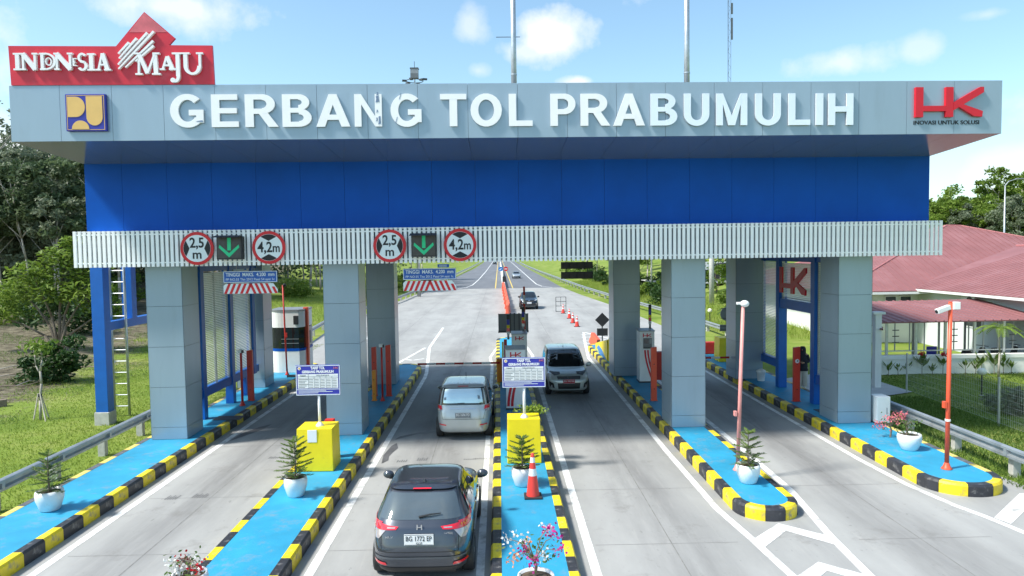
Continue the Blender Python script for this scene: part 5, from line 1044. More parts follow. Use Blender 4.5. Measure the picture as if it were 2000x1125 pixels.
c.patch('grille', 'trim_black', F_, [(-.42,3.7),(.42,3.7),(.48,4.5),(-.48,4.5)], 10, 4, .008); c.patch('badge', 'chrome', F_, [(-.07,4.35),(.07,4.35),(.06,4.75),(-.06,4.75)], 4, 2, .016); c.patch('skid_plate', 'sign_back', F_, [(-.6,1.2),(.6,1.2),(.65,1.8),(-.65,1.8)], 10, 2, .012); plate_(c, 2.16, .58, .46, .17, 'BG', 'plate_white', 'plate_white', 1); c.wheels(1.33, -1.28, .34, .80); c.mirrors(.75, 1.2, .86, 'trim_black')
SD = [(.20,-1.95,.20,1.95,.70,7),(.28,-2.10,.26,2.10,.78,6),(.45,-2.18,.42,2.18,.83,5.5),(.66,-2.18,.58,2.16,.845,5.5),(.84,-2.12,.70,2.05,.84,5),(.95,-1.95,.84,1.75,.835,5),(.99,-1.45,.98,1.0,.80,5),(1.18,-1.05,1.16,.62,.72,5),(1.36,-.65,1.36,.20,.63,4.5),(1.43,-.45,1.435,-.0,.52,4),(1.46,-.30,1.465,-.15,.2,3.5),(1.466,-.25,1.467,-.2,.02,3)]
c = Car('saloon_car', 'pale silver saloon approaching on the far asphalt road', (3.7, 155.5, 0), PI, SD, 'car_pale'); c.body(14, 4); F_ = lambda x, t: c.end(x, t, True)
c.patch('windscreen', 'glass_car', F_, [(-.70,6.1),(.70,6.1),(.56,8.6),(-.56,8.6)], 10, 6); c.patch('lower_grille', 'trim_black', F_, [(-.6,1.3),(.6,1.3),(.6,2.3),(-.6,2.3)], 10, 3, .01); c.sidewin([(-.9,-.2,-.6,-.2),(-.14,.6,-.14,.2)], 6.15, 8.5); plate_(c, 2.19, .5, .46, .15, 'BG', 'plate_white', 'plate_white', 1)
for sg in (1, -1): c.patch('headlight', 'headlamp', F_, [(sg*.5,3.7),(sg*.78,3.8),(sg*.77,4.5),(sg*.55,4.3)], 6, 4, .01)
c.wheels(1.35, -1.3, .31, .75); c.mirrors(.75, 1.05, .83, 'car_pale')
c = Car('saloon_car', 'tiny dark car far down the left carriageway', (-1.9, 330, 0), 0, SD, 'car_dark'); c.body(10, 3); c.patch('rear_window', 'glass_car', lambda x, t: c.end(x, t, False), [(-.70,6.1),(.70,6.1),(.56,8.3),(-.56,8.3)], 8, 5); c.wheels(1.35, -1.3, .31, .75)
# ------------------------------------------------------------------ guard rails
def guardrail(pts, label, name='guard_rail', post=True, step=2.3, flip=1, fine=True):
    o = thing(name, label, 'guard rail', (pts[0][0], pts[0][1], 0)); P = [Vector((p[0]-pts[0][0], p[1]-pts[0][1], (p[2] if len(p) > 2 else 0))) for p in pts]
    prof = [(0,.44),(.07,.47),(.07,.53),(0,.565),(0,.625),(.07,.66),(.07,.72),(0,.75)]
    vs = []; fs = []; m = len(prof)
    for i, p in enumerate(P):
        d = (P[min(len(P)-1, i+1)]-P[max(0, i-1)]).normalized(); nn = Vector((-d.y, d.x, 0))*flip
        for q, z in prof: vs.append((p.x+nn.x*q, p.y+nn.y*q, p.z+z))
        for q, z in prof: vs.append((p.x+nn.x*(q-.012), p.y+nn.y*(q-.012), p.z+z))
    k = 2*m
    for i in range(len(P)-1):
        for j in range(m-1): a = i*k+j; fs += [(a, a+1, a+1+k, a+k), (a+m+1, a+m, a+m+k, a+m+1+k)]
        a = i*k; fs += [(a+m, a, a+k, a+m+k), (a+m-1, a+2*m-1, a+2*m-1+k, a+m-1+k)]
    MB().add(vs, fs).build('beam', 'rail', o, auto=40)
    if post:
        pm = MB().box(-.09, .09, -.10, .10, -.1, .62).mesh('post', 'concrete_post', bevel=.008); tot = 0; nxt = step*.5
        for i in range(len(P)-1):
            L = (P[i+1]-P[i]).length; d = (P[i+1]-P[i]).normalized(); nn = Vector((-d.y, d.x, 0))*flip
            while nxt < tot+L:
                q = P[i]+d*(nxt-tot)-nn*.17; put('post', pm, o, (q.x, q.y, q.z), math.atan2(d.y, d.x)); MB().box(-.09, .075, -.05, .05, .50, .68).build('spacer', 'rail', o, (P[i]+d*(nxt-tot)).to_tuple()) if fine else None; nxt += step
            tot += L
    return o
guardrail([(-11.42,6),(-11.42,14),(-11.45,20),(-11.55,25.2)], 'steel guard rail on concrete posts beside the leftmost island', flip=-1)
guardrail([(12.62,23.2),(12.6,17),(12.9,13),(13.9,6)], 'steel guard rail on concrete posts beside the rightmost island', flip=-1)
guardrail([(-12.2,37),(-12.7,46),(-13.4,56),(-12.6,72),(-11.75,86),(-11.2,110),(-10.6,156),(-10.0,240),(-9.6,420)], 'long steel guard rail along the left edge of the far road', flip=-1, step=4, fine=False)
guardrail([(14.6,40),(14.4,50),(14.1,60),(12.85,78),(12.0,100),(11.45,128),(10.6,180),(10.1,253),(9.9,420)], 'long steel guard rail along the right edge of the far road', flip=1, step=4, fine=False)

# ------------------------------------------------------------------ plants
def quads(name, C, A, B, matn, parent=None, taper=1.0):
    """many leaf quads at centres C spanned by half-vectors A (length) and B (width): diamond-shaped leaves"""
    n = len(C); V = np.empty((n, 4, 3)); V[:,0] = C-A; V[:,1] = C+B*taper-A*.1; V[:,2] = C+A; V[:,3] = C-B*taper-A*.1
    me = bpy.data.meshes.new(name); me.vertices.add(n*4); me.vertices.foreach_set('co', V.reshape(-1).astype(np.float32)); me.loops.add(n*4); me.loops.foreach_set('vertex_index', np.arange(n*4, dtype=np.int32))
    me.polygons.add(n); me.polygons.foreach_set('loop_start', np.arange(0, n*4, 4, dtype=np.int32)); me.materials.append(M[matn]); me.update(calc_edges=True); me.validate(); return me
def unit(n): v = rng.normal(size=(n, 3)); return v/np.linalg.norm(v, axis=1)[:, None]
def crown_mesh(rx, rz, z0, clumps, per, leaf, matn, spread=.22, flat_=.7, lobes=1.0, low=.0):
    C = []; 
    for i in range(clumps):
        d = unit(1)[0]; r = rng.uniform(.35, 1.0)**.6; c = d*np.array([rx, rx, rz])*r*rng.uniform(.8, 1.0+.25*lobes)
        if c[2] < -rz*.75+low: c[2] = -rz*.6
        s = rx*spread*rng.uniform(.6, 1.35); p = unit(per)*(rng.uniform(0, 1, (per, 1))**.45)*s*np.array([1.15, 1.15, .75]); C.append(p+c)
    C = np.concatenate(C)+np.array([0, 0, z0]); n = len(C); A = unit(n); A[:,2] *= flat_; A /= np.linalg.norm(A, axis=1)[:, None]; B = np.cross(A, unit(n)); B /= np.linalg.norm(B, axis=1)[:, None]+1e-9
    l = leaf*rng.uniform(.6, 1.3, (n, 1)); return quads('crown', C, A*l*.5, B*l*.24, matn)
def trunk_mesh(h, r, lean, forks, matn, cr=2.0, start=.55):
    b = MB(); pts = [Vector((lean*(t**1.6)+.12*math.sin(5*t+lean*7)*r*6, .10*math.sin(4*t)*r*6, h*t)) for t in [i/7 for i in range(8)]]; b.tube(pts, [r*(1-.11*i) for i in range(8)], 8)
    for k in range(forks):
        t = random.uniform(start, .95); i = min(6, int(t*7)); p = pts[i]; a = random.uniform(0, 2*PI); L = cr*random.uniform(.6, 1.1)
        q = p+Vector((math.cos(a)*L*.45, math.sin(a)*L*.45, L*.5)); e = q+Vector((math.cos(a+.3)*L*.45, math.sin(a+.3)*L*.45, L*.55)); b.tube([p, q, e], [r*.45, r*.28, r*.1], 5)
    return b.mesh('trunk', matn, smooth=True)
protos = []
random.seed(3)
for (h, rx, rz, cl, per, lf, m) in ((13.5,3.4,4.6,46,110,.50,'leaf_forest'),(15,3.8,4.2,50,110,.52,'leaf_forest'),(12,3.0,4.0,38,110,.48,'leaf_forest'),(14.5,3.2,4.8,34,80,.46,'leaf_grey'),(11,3.6,3.6,42,110,.50,'leaf_bright'),(7.5,4.4,5.4,80,110,.50,'leaf_bright'),(8,4.2,5.6,80,110,.50,'leaf_grey'),(7,4.4,5.2,80,110,.5,'leaf_forest'),(15.5,2.8,4.2,26,34,.40,'leaf_grey')):
    protos.append((trunk_mesh(h, .15, random.uniform(-1.8, 1.8), 8, 'bark_pale', 3.2, .45), crown_mesh(rx, rz, h-rz*.35, cl, per, lf, m)))
def tree(x, y, pi, s, label, group, z=None, name='forest_tree', sz=1.0):
    o = thing(name, label, 'tree', (x, y, hgt(x, y)-.1 if z is None else z), random.uniform(0, 6.28), group); o.scale = (s, s, s*sz); put('trunk', protos[pi][0], o); put('crown', protos[pi][1], o); return o
random.seed(21)
LT = []
for k in range(44):
    t = random.random(); y = 66+52*t+random.uniform(-4, 4); x = -(28+34*random.random()) if y < 96 else -(15+46*random.random()); LT.append((x, y))
LT += [(-62,82),(-57,78),(-52,80),(-48,77),(-45,84),(-66,95),(-40,74),(-35,76),(-37,88),(-30,86)]
for k in range(40): y = random.uniform(56, 100); LT.append((-y*random.uniform(.50, .74), y))
for k in range(14): y = random.uniform(92, 125); LT.append((-y*random.uniform(.20, .5), y))
LT.sort(key=lambda p: -p[1])
for i, (x, y) in enumerate(LT):
    pk = random.choice((0,1,2,3,3,3)); tree(x, y, pk, random.uniform(.88, 1.1)*min(.93, .50+.0044*y), ('tall slender dark green tree in the wood left of the road','tall broad-crowned dark tree in the wood left of the road','lower dark green tree in the wood left of the road','wispy grey-green tree in the wood left of the road')[pk], 'trees of the left wood')
for i in range(16): y = random.uniform(62, 98); tree(-y*random.uniform(.48, .76), y, random.choice((6,6,7)), random.uniform(.6, .95), 'rounded leafy tree filling the lower storey of the left wood', 'understorey of the left wood')
for i, (x, y) in enumerate([(-19,104),(-17,118),(-22,112),(-26,100),(-16,132),(-20,140),(-16,150),(-25,128)]): tree(x, y, random.choice((0,1,2)), random.uniform(.7, .95), 'dark tree at the road end of the left wood', 'trees beside the left guard rail')
RT = [(19,92),(22,104),(25,96),(28,108),(21,120),(18,132),(24,128),(30,118),(16.5,86),(18.5,98),(17.5,110),(20,82),(23,88),(26,84),(29,92),(17.5,150),(33,100),(36,112),(20,164),(38,96),(27,140)]
for i, (x, y) in enumerate(RT): tree(x, y, (0,4,1,2,3,4,0)[i % 7], random.uniform(.5, .75), 'tree behind the right guard rail beyond the gate', 'trees right of the far road')
BT = [(56,86),(60,92),(64,88),(68,94),(72,90),(52,94),(58,100),(66,102),(74,98),(63,82),(70,84),(78,88),(55,104),(47,100),(50,84)]
for k in range(16): y = random.uniform(78, 100); BT.append((y*random.uniform(.585, .76), y))
for i, (x, y) in enumerate(BT): tree(x, y, (5,6,5,4,7,6,5)[i % 7], random.uniform(.55, .78), ('','','','','slim bright tree rising behind the red-roofed building','rounded bright green tree behind the red-roofed building','rounded grey-green tree behind the red-roofed building','rounded dark green tree behind the red-roofed building')[(5,6,5,4,7,6,5)[i % 7]], 'trees behind the red roof')
for i, q in enumerate((-.685, -.655, -.625, -.605)): tree(q*(70+3*i), 70+3*i, 8, (1.0,.93,.9,.97)[i], ('thin wispy tree at the far left edge, rising above the wood','thin wispy tree second from the left edge, rising above the wood','thin wispy tree third from the left edge, rising above the wood','thin wispy tree showing beside the blue wall, rising above the wood')[i], 'wispy trees above the left wood')
# dark wood further out, one mass
C_ = []
for k in range(260):
    s = random.choice((-1, 1)); y = random.uniform(112, 420); x = s*random.uniform(15+.02*y, 75); C_.append((x, y, hgt(x, y)+random.uniform(1, 8)))
for k in range(120): y = random.uniform(100, 150); x = random.uniform(-85, -30); C_.append((x, y, random.uniform(2, 13)))
Cc = np.concatenate([np.array(c)+unit(70)*np.array([3.2, 3.2, 2.6])*(rng.uniform(0, 1, (70, 1))**.4) for c in C_]); n = len(Cc); A = unit(n)*.45; B = np.cross(A, unit(n)); B = B/np.linalg.norm(B, axis=1)[:, None]*.22
o = put('woodland', quads('woodland', Cc, A, B, 'leaf_forest')); stuff(o); o['label'] = 'dark mass of woodland far along both sides of the road'
# roadside scrub: bright shrubs on both banks
def shrub(x, y, r, h, matn, label, group, leaf=.22, per=90, cl=12, name='shrub'):
    o = thing(name, label, 'shrub', (x, y, hgt(x, y)-.05), random.uniform(0, 6), group); put('foliage', crown_mesh(r, h*.5, h*.5, cl, per, leaf, matn, .38, .7, .6), o)
    b = MB()
    for q in range(4): a = random.uniform(0, 6.28); b.tube([(0,0,0), (math.cos(a)*r*.4, math.sin(a)*r*.4, h*.6)], [.03, .01], 5)
    b.build('stems', 'bark', o); return o
for i in range(30):
    y = 66+i*3.4+random.uniform(-2, 2); shrub(15.4+random.uniform(0, 4.5)+max(0, (80-y)*.05), y, random.uniform(1.0, 1.9), random.uniform(1.2, 2.6), random.choice(('leaf_bright','leaf_bright','leaf_bush')), 'bright roadside shrub behind the right guard rail', 'shrubs on the right bank', .30)
for i in range(12):
    y = 84+i*8+random.uniform(-2, 2); shrub(-14.0-random.uniform(0, 4.5), y, random.uniform(1.0, 1.8), random.uniform(1.0, 2.2), random.choice(('leaf_bright','leaf_bush')), 'bright roadside shrub behind the left guard rail', 'shrubs on the left bank', .30)
# the pale green tree and bush by the ladder, fallen sticks, staked sapling
o = thing('young_tree', 'broad-leaved young tree in front of the left wood', 'tree', (-26.2, 43, hgt(-26.2, 43))); b = MB(); base = Vector((0,0,0))
for (tx, ty, tz) in ((-2.4,.5,3.6),(2.0,-.3,3.4),(.3,.4,5.6),(-1.0,-.6,4.6),(1.4,.5,4.9),(3.0,0,2.4),(-3.2,-.2,2.2)): b.tube([base, Vector((tx*.25, ty*.25, tz*.45)), Vector((tx*.6, ty*.6, tz*.75)), Vector((tx, ty, tz))], [.10, .07, .045, .015], 6)
b.build('trunk', 'bark', o, smooth=True); C = []
for (cx, cy, cz, r, k) in ((-2.4,.4,3.6,1.4,560),(2.0,-.3,3.5,1.5,620),(.3,.3,5.7,1.2,480),(-1.0,-.5,4.7,1.3,520),(1.4,.5,4.9,1.4,580),(3.0,0,2.5,1.2,420),(-3.3,-.2,2.3,1.1,360),(.2,-.6,3.6,1.2,420),(1.0,.1,6.5,.7,180)): C.append(np.array([cx, cy, cz])+unit(k)*(rng.uniform(0, 1, (k, 1))**.45)*np.array([r*1.15, r, r*.62]))
C = np.concatenate(C); n = len(C); A = unit(n); A[:,2] = A[:,2]*.5-.1; A /= np.linalg.norm(A, axis=1)[:, None]; B = np.cross(A, unit(n)*.5+np.array([0,0,1])); B /= np.linalg.norm(B, axis=1)[:, None]+1e-9; l = rng.uniform(.26, .52, (n, 1)); put('crown', quads('crown', C, A*l*.5, B*l*.18, 'leaf_bright'), o)
shrub(-20.6, 33.6, 1.25, 1.8, 'leaf_bush', 'dense dark green bush below the young tree', 'bushes on the left bank', .26, 160, 14, 'bush'); shrub(-19.6, 41.5, .9, 1.4, 'leaf_bright', 'bright bush seen beside the ladder', 'bushes on the left bank', .22, 110, 10, 'bush')
for i, (x, y, r, h) in enumerate(((-30,50,2.2,3.0),(-37,56,2.6,3.2),(-22.5,55,1.6,2.0),(-44,62,2.6,3.4),(-33,64,2.4,3.2),(-50,70,3,3.6),(-27,70,2.2,2.6),(-24,84,2.0,2.4))): shrub(x, y, r, h, ('leaf_bush','leaf_bright','leaf_forest')[i % 3], 'leafy undergrowth bush at the edge of the left wood', 'undergrowth at the wood edge', .34, 120, 16, 'bush')
o = thing('staked_sapling', 'bare white-barked sapling tied to three wooden stakes on the lawn', 'sapling', (-16.5, 25.8, hgt(-16.5, 25.8)))
MB().tube([(0,0,0),(.02,0,.7),(.09,0,1.3),(.06,.02,1.75),(.15,0,2.15),(.12,0,2.6)], [.045,.045,.04,.035,.025,.012], 7).build('trunk', 'bark_pale', o, smooth=True); MB().tube([(.08,.02,1.6),(-.08,0,1.95),(-.10,0,2.35),(-.14,.02,2.65)], [.03,.022,.018,.01], 6).build('limb', 'bark_pale', o, smooth=True)
for (x, y) in ((-.22,-.05),(.35,-.25),(.12,.3)): MB().cyl((x,y,-.05), (x*.15,y*.15,.95), .028, .022, 7).build('stake', 'stake', o)
MB().cyl((.02,0,.82), (.025,0,.93), .07, n=8).build('tie', 'rubber', o); C = np.array([0,0,2.65])+unit(160)*np.array([.7,.7,.35])*(rng.uniform(0,1,(160,1))**.5); A = unit(160); B = np.cross(A, unit(160)); put('foliage', quads('foliage', C, A*.11, B*.05, 'leaf_bright'), o)
for i, (x, y, a, L) in enumerate(((-22.4,34.6,.15,3.4),(-23.6,33.2,-.3,2.6),(-21.2,31.2,.5,2.2),(-25,35.5,.1,3.0),(-20.6,36.4,-.2,2.4))):
    o = thing('fallen_branch', 'dry fallen branch lying on the bare soil of the left bank', 'branch', (x, y, hgt(x, y)+.10), a, 'fallen branches'); MB().tube([(-L/2,0,.0),(-L*.1,.1,.10),(L*.25,-.05,.06),(L/2,.12,.16)], [.035,.03,.024,.012], 6).build('stem', 'bark', o); MB().tube([(L*.1,.0,.08),(L*.3,.35,.2),(L*.42,.6,.12)], [.025,.018,.008], 5).build('twig', 'bark_pale', o)
o = thing('drain_wall', 'short dark concrete edge of a ditch on the left bank', 'wall', (-20.2, 27.3, hgt(-20.2, 27.3))); MB().box(-2.2, 1.25, -.12, .12, -.2, .28).build('body', 'bark', o, bevel=.02); o.rotation_euler = (0, 0, .55)

# potted plants
def pot(x, y, label, w=.26, h=.44, group='white flower pots on the islands', z=KH):
    o = thing('flower_pot', label, 'flower pot', (x, y, z-.004), 0, group); MB().lathe([(0,0),(w*.62,0),(w*.70,.02),(w*.98,h*.55),(w*1.02,h*.8),(w*.95,h),(w*.88,h),(w*.86,h*.88),(0,h*.88)], n=28).build('bowl', 'pot_white', o, smooth=True); MB().lathe([(0,h*.905),(w*.5,h*.92),(w*.87,h*.89)], n=20).build('soil', 'soil', o, smooth=True); return o
def pine(x, y, h, label, seed, tiers=7, R_=.42, z=KH+.38):
    random.seed(seed); o = thing('potted_pine', label, 'plant', (x, y, z), random.uniform(0, 6), 'small potted pines'); MB().tube([(0,0,0),(.01,0,h*.5),(0,.01,h)], [.022,.016,.006], 7).build('trunk', 'bark', o); Cs = []; As = []; Bs = []; b = MB()
    for k in range(tiers):
        t = k/(tiers-1); zz = .07+(h-.10)*t; L = R_*(1-.62*t**1.3)*random.uniform(.85, 1.15); nb = 5 if k < tiers-2 else 4; a0 = random.uniform(0, 6)
        for q in range(nb):
            a = a0+2*PI*q/nb+random.uniform(-.2, .2); d = Vector((math.cos(a), math.sin(a), random.uniform(-.05, .2)+.45*t)); sd = Vector((-math.sin(a), math.cos(a), 0)); b.cyl((0,0,zz), Vector((0,0,zz))+d*L, .007, .003, 4)
            m = int(9+L*26)
            for s in range(m):
                f = (s+1)/m; p = Vector((0,0,zz))+d*L*f
                for sg in (1, -1):
                    dd = (d*.75+sd*sg*.8+Vector((0,0,random.uniform(.0,.35)))).normalized(); l = .062*(1.15-.55*f)*random.uniform(.8, 1.2); Cs.append(p+dd*l); As.append(dd*l); Bs.append(dd.cross(Vector((random.uniform(-.4,.4),random.uniform(-.4,.4),1))).normalized()*.0125)
    b.build('branches', 'bark', o); put('needles', quads('needles', np.array(Cs), np.array(As), np.array(Bs), 'leaf_pine'), o)
for i, (x, y, w, wh, h) in enumerate(((-9.86,15.6,.28,'on the leftmost island',.82),(-4.7,16.2,.26,'in front of the left yellow block',.86),(.47,16.6,.25,'beside the traffic cone on the central island',.72),(5.76,16.5,.27,'on the rounded island with the pink pole',.78))):
    pot(x, y, 'white bowl flower pot '+wh, w); pine(x, y, h, 'small potted pine '+wh, 30+i, (6,7,6,5)[i], (.44,.46,.42,.44)[i])
def bloom(x, y, z, label, cols, h, seed, stems=7, r=.34, name='potted_flowers', per=34):
    random.seed(seed); o = thing(name, label, 'plant', (x, y, z), 0); b = MB(); b.tube([(0,0,-.02),(.03,0,.18),(.0,.02,.3)], [.028,.024,.018], 7); tips = []
    for k in range(stems):
        a = 2*PI*k/stems+random.uniform(-.4, .4); L = r*random.uniform(.45, 1.1); t = Vector((math.cos(a)*L, math.sin(a)*L*.7, h*random.uniform(.45, 1.0))); b.tube([(0,.01,.26), Vector((t.x*.5, t.y*.5, .22+t.z*.55)), t], [.012,.008,.004], 5); tips.append(t)
    b.build('stems', 'bark', o)
    for k, t in enumerate(tips):
        m = cols[k % len(cols)]; nn = per; C = np.array(t)+rng.normal(size=(nn, 3))*np.array([.055,.05,.06]); A = unit(nn); B = np.cross(A, unit(nn)); B /= np.linalg.norm(B, axis=1)[:, None]+1e-9; put('blossom', quads('blossom', C, A*.028, B*.024, m, taper=1.0), o)
    nn = 70; C = rng.normal(size=(nn, 3))*np.array([.16,.13,.12])+np.array([0,0,h*.55]); A = unit(nn); B = np.cross(A, unit(nn)); B /= np.linalg.norm(B, axis=1)[:, None]+1e-9; put('leaves', quads('leaves', C, A*.04, B*.018, 'leaf_pine'), o); return o
pot(.50, 10.92, 'white flower pot at the bottom edge of the picture', .30, .46); bloom(.48, 10.98, KH+.38, 'potted bougainvillea with magenta, white and orange blossom on the central island', ['petal_magenta','petal_white','petal_magenta','petal_orange','petal_white','petal_magenta','petal_white','petal_orange'], .74, 5, 11, .40, per=24)
pot(-5.0, 11.3, 'white flower pot of the white flowers, lower left', .28, .44); bloom(-5.05, 11.35, KH+.30, 'potted plant with white and red flowers at the lower edge', ['petal_white','petal_white','petal_red','petal_white'], .36, 9, 7, .34, per=30)
pot(10.98, 18.95, 'broken-rimmed white flower pot near the orange camera pole', .30, .43); bloom(10.9, 18.95, KH+.36, 'sparse potted plant with pink flowers on the rightmost island', ['leaf_pine','leaf_pine','leaf_pine','petal_pink'], .45, 14, 7, .34, per=12)
o = bloom(11.15, 20.2, KH+.02, 'cluster of pink blossom beside the white cabinet', ['petal_pink'], .62, 17, 6, .40, 'flowering_shrub', 40)
o = thing('weed_tuft', 'green weeds growing behind the central yellow block', 'plant', (.85, 19.4, KH)); C = rng.normal(size=(260,3))*np.array([.17,.10,.06])+np.array([0,0,1.17]); A = unit(260); B = np.cross(A, unit(260)); put('leaves', quads('leaves', C, A*.06, B*.03, 'leaf_palm'), o); MB().tube([(0,0,0),(.05,0,.6),(0,0,1.25)], [.02,.016,.01], 5).build('stems', 'bark', o)

# grass blades near the camera on both verges
def grass(name, n, xr, yr, h0, h1, matn, label, skip=None, lean=.5):
    x = rng.uniform(*xr, n); y = rng.uniform(*yr, n); keep = np.ones(n, bool) if skip is None else ~skip(x, y); x = x[keep]; y = y[keep]; n = len(x); z = np.array([hgt(a, b) for a, b in zip(x, y)])
    h = rng.uniform(h0, h1, n); d = rng.normal(size=(n, 2))*lean; A = np.stack([d[:,0]*h, d[:,1]*h, h], 1)*.5; t = rng.uniform(0, 6.28, n); w = rng.uniform(.009, .018, n); B = np.stack([np.cos(t)*w, np.sin(t)*w, np.zeros(n)], 1); C = np.stack([x, y, z], 1)+A
    o = put(name, quads(name, C, A, B, matn)); stuff(o); o['label'] = label
soilside = lambda x, y: (-x-(.20*y+11.4)+rng.normal(size=len(x))*1.6) > 1.6
grass('lawn_grass', 95000, (-24,-11.25), (14.5,46), .03, .085, 'grass_blade', 'short bright lawn grass on the left verge', soilside)
grass('soil_weeds', 34000, (-44,-17), (25,60), .05, .22, 'grass_dark', 'creeping weeds scattered over the bare soil', lambda x, y: (np.sin(x*1.3+np.sin(y*.9)*2)+np.sin(y*1.1+x*.4)) < .2, 1.2)
grass('dry_litter', 14000, (-44,-17.5), (25,60), .03, .10, 'petal_litter', 'dry leaf litter scattered over the bare soil', soilside if False else None, 2.5)
grass('verge_grass', 26000, (12.2,16), (13,34), .05, .17, 'grass_dark', 'grass along the guard rail on the right verge', lambda x, y: ((x < 13.8) & (y < 15.5)) | ((y > 26.9) & (x < 16.3)))
grass('garden_grass', 26000, (15,26), (19,32), .03, .07, 'grass_dark', 'mown grass of the garden on the right', lambda x, y: (x < 16.2) & (y > 27))
grass('bank_grass', 30000, (13.2,21), (44,130), .2, .6, 'grass_blade', 'tall grass on the right bank of the far road', lambda x, y: x < 14.6-.03*(y-60)); grass('bank_grass', 26000, (-24,-12.2), (46,130), .15, .5, 'grass_blade', 'tall grass on the left bank of the far road', lambda x, y: (x > -13.8))

# ------------------------------------------------------------------ red-roofed building and garden, right
def roof_sheet(name, a, b, c, d, matn, parent, pitch=.42, rib=.028, w=.05):
    """quad a,b (eave) c,d (ridge side): plane with raised ribs running from eave to ridge"""
    a, b, c, d = [Vector(p) for p in (a, b, c, d)]; n = (b-a).cross(d-a).normalized()
    if n.z < 0: n = -n
    base = MB().add([a, b, c, d, a-n*.05, b-n*.05, c-n*.05, d-n*.05], [(0,1,2,3),(7,6,5,4),(0,4,5,1),(1,5,6,2),(2,6,7,3),(3,7,4,0)]).build(name, matn, parent)
    m = max(2, int((b-a).length/pitch)); u = (b-a).normalized(); mb = MB()
    up_ = ((d-a)-u*(d-a).dot(u)).normalized()
    for i in range(1, m):
        p = a+(b-a)*(i/m)
        # clip the rib where it leaves the quad
        L = 1e9
        for (s, e) in ((b, c), (c, d), (d, a)):
            ee = e-s; den = up_.x*ee.y-up_.y*ee.x
            if abs(den) > 1e-6:
                t = ((s.x-p.x)*ee.y-(s.y-p.y)*ee.x)/den; q = ((s.x-p.x)*up_.y-(s.y-p.y)*up_.x)/den
                if t > .05 and -.01 <= q <= 1.01: L = min(L, t)
        if L > 1e8: continue
        e = p+up_*L; k = u*w/2; mb.add([p-k, p+k, e+k, e-k, p-k*.5+n*rib, p+k*.5+n*rib, e+k*.5+n*rib, e-k*.5+n*rib], [(0,1,5,4),(1,2,6,5),(3,0,4,7),(4,5,6,7),(2,3,7,6)])
    if mb.v: stuff(mb.build('roof_ribs', matn, base))
    return base
bd = thing('office_building', 'white single-storey building with large red hipped metal roof', 'building', (32, 46, 0))
def W(p): return (p[0]-32, p[1]-46, p[2])
HZ = .55
MB().box(-11.0, 12.5, -3.6, 12, -.5, 3.3).build('wall', 'wall_white', bd); MB().box(-7.0, 8, -19, -3.61, -.5, 3.3).build('wall', 'wall_cool', bd)
R1, R2 = (31.4, 50, 7.15), (32.4, 50, 7.12)
eL, eR, eF, eB, ez = 19.6, 46, 41.2, 60, 3.15
roof_sheet('roof_slope', W((eL,eF,ez)), W((eR,eF,ez)), W(R2), W(R1), 'roof_red', bd); roof_sheet('roof_slope', W((eL,eB,ez)), W((eL,eF,ez)), W(R1), W(R1), 'roof_red', bd); roof_sheet('roof_slope', W((eR,eB,ez)), W((eL,eB,ez)), W(R1), W(R2), 'roof_red', bd); roof_sheet('roof_slope', W((eR,eF,ez)), W((eR,eB,ez)), W(R2), W(R2), 'roof_red', bd)
wz = 3.3
roof_sheet('roof_slope', W((24.3,42.4,wz)), W((24.3,26,wz)), W((32.6,26,5.65)), W((32.6,44.8,5.65)), 'roof_red', bd); roof_sheet('roof_slope', W((40.9,26,wz)), W((40.9,42.4,wz)), W((32.6,44.8,5.65)), W((32.6,26,5.65)), 'roof_red', bd)
def ridge_cap(p, q): MB().cyl(W(p), W(q), .055, n=8).build('ridge_cap', 'roof_ridge', bd)
ridge_cap(R1, R2); ridge_cap(R1, (eL, eF, ez+.03)); ridge_cap(R1, (eL, eB, ez+.03)); ridge_cap(R2, (eR, eF, ez+.03)); ridge_cap((32.6,26,5.68), (32.6,44.8,5.68))
MB().box(-7.78, -7.70, -20, -3.7, wz-.18, wz-.055).build('gutter', 'wall_white', bd); MB().box(-12.5, 18, -4.9, -4.82, ez-.18, ez-.055).build('gutter', 'wall_white', bd)
for x in (-8.7, -7.8): 
    wd = MB().box(-.36, .36, -.05, .02, 0, .75).build('window', 'white_paint', bd, (x, -3.6, 2.05)); MB().box(-.30, .30, -.062, -.05, .06, .69).build('pane', 'window_dark', wd)
for x in (-4.6, -1.2, 2.4): 
    wd = MB().box(-.7, .7, -.05, .02, 0, 1.2).build('window', 'white_paint', bd, (-7.0, -6.5+x*1.8, 1.4), -PI/2); MB().box(-.64, .64, -.062, -.05, .06, 1.14).build('pane', 'window_dark', wd)
ac = MB().box(-.55, .55, -.32, 0, 0, .6).build('air_conditioner', 'white_paint', bd, bevel=.03, loc=(-7.01, -8.6, 2.55), rz=-PI/2); MB().cyl((.15,-.335,.3), (.15,-.32,.3), .22, n=18).build('fan', 'dark_metal', ac)
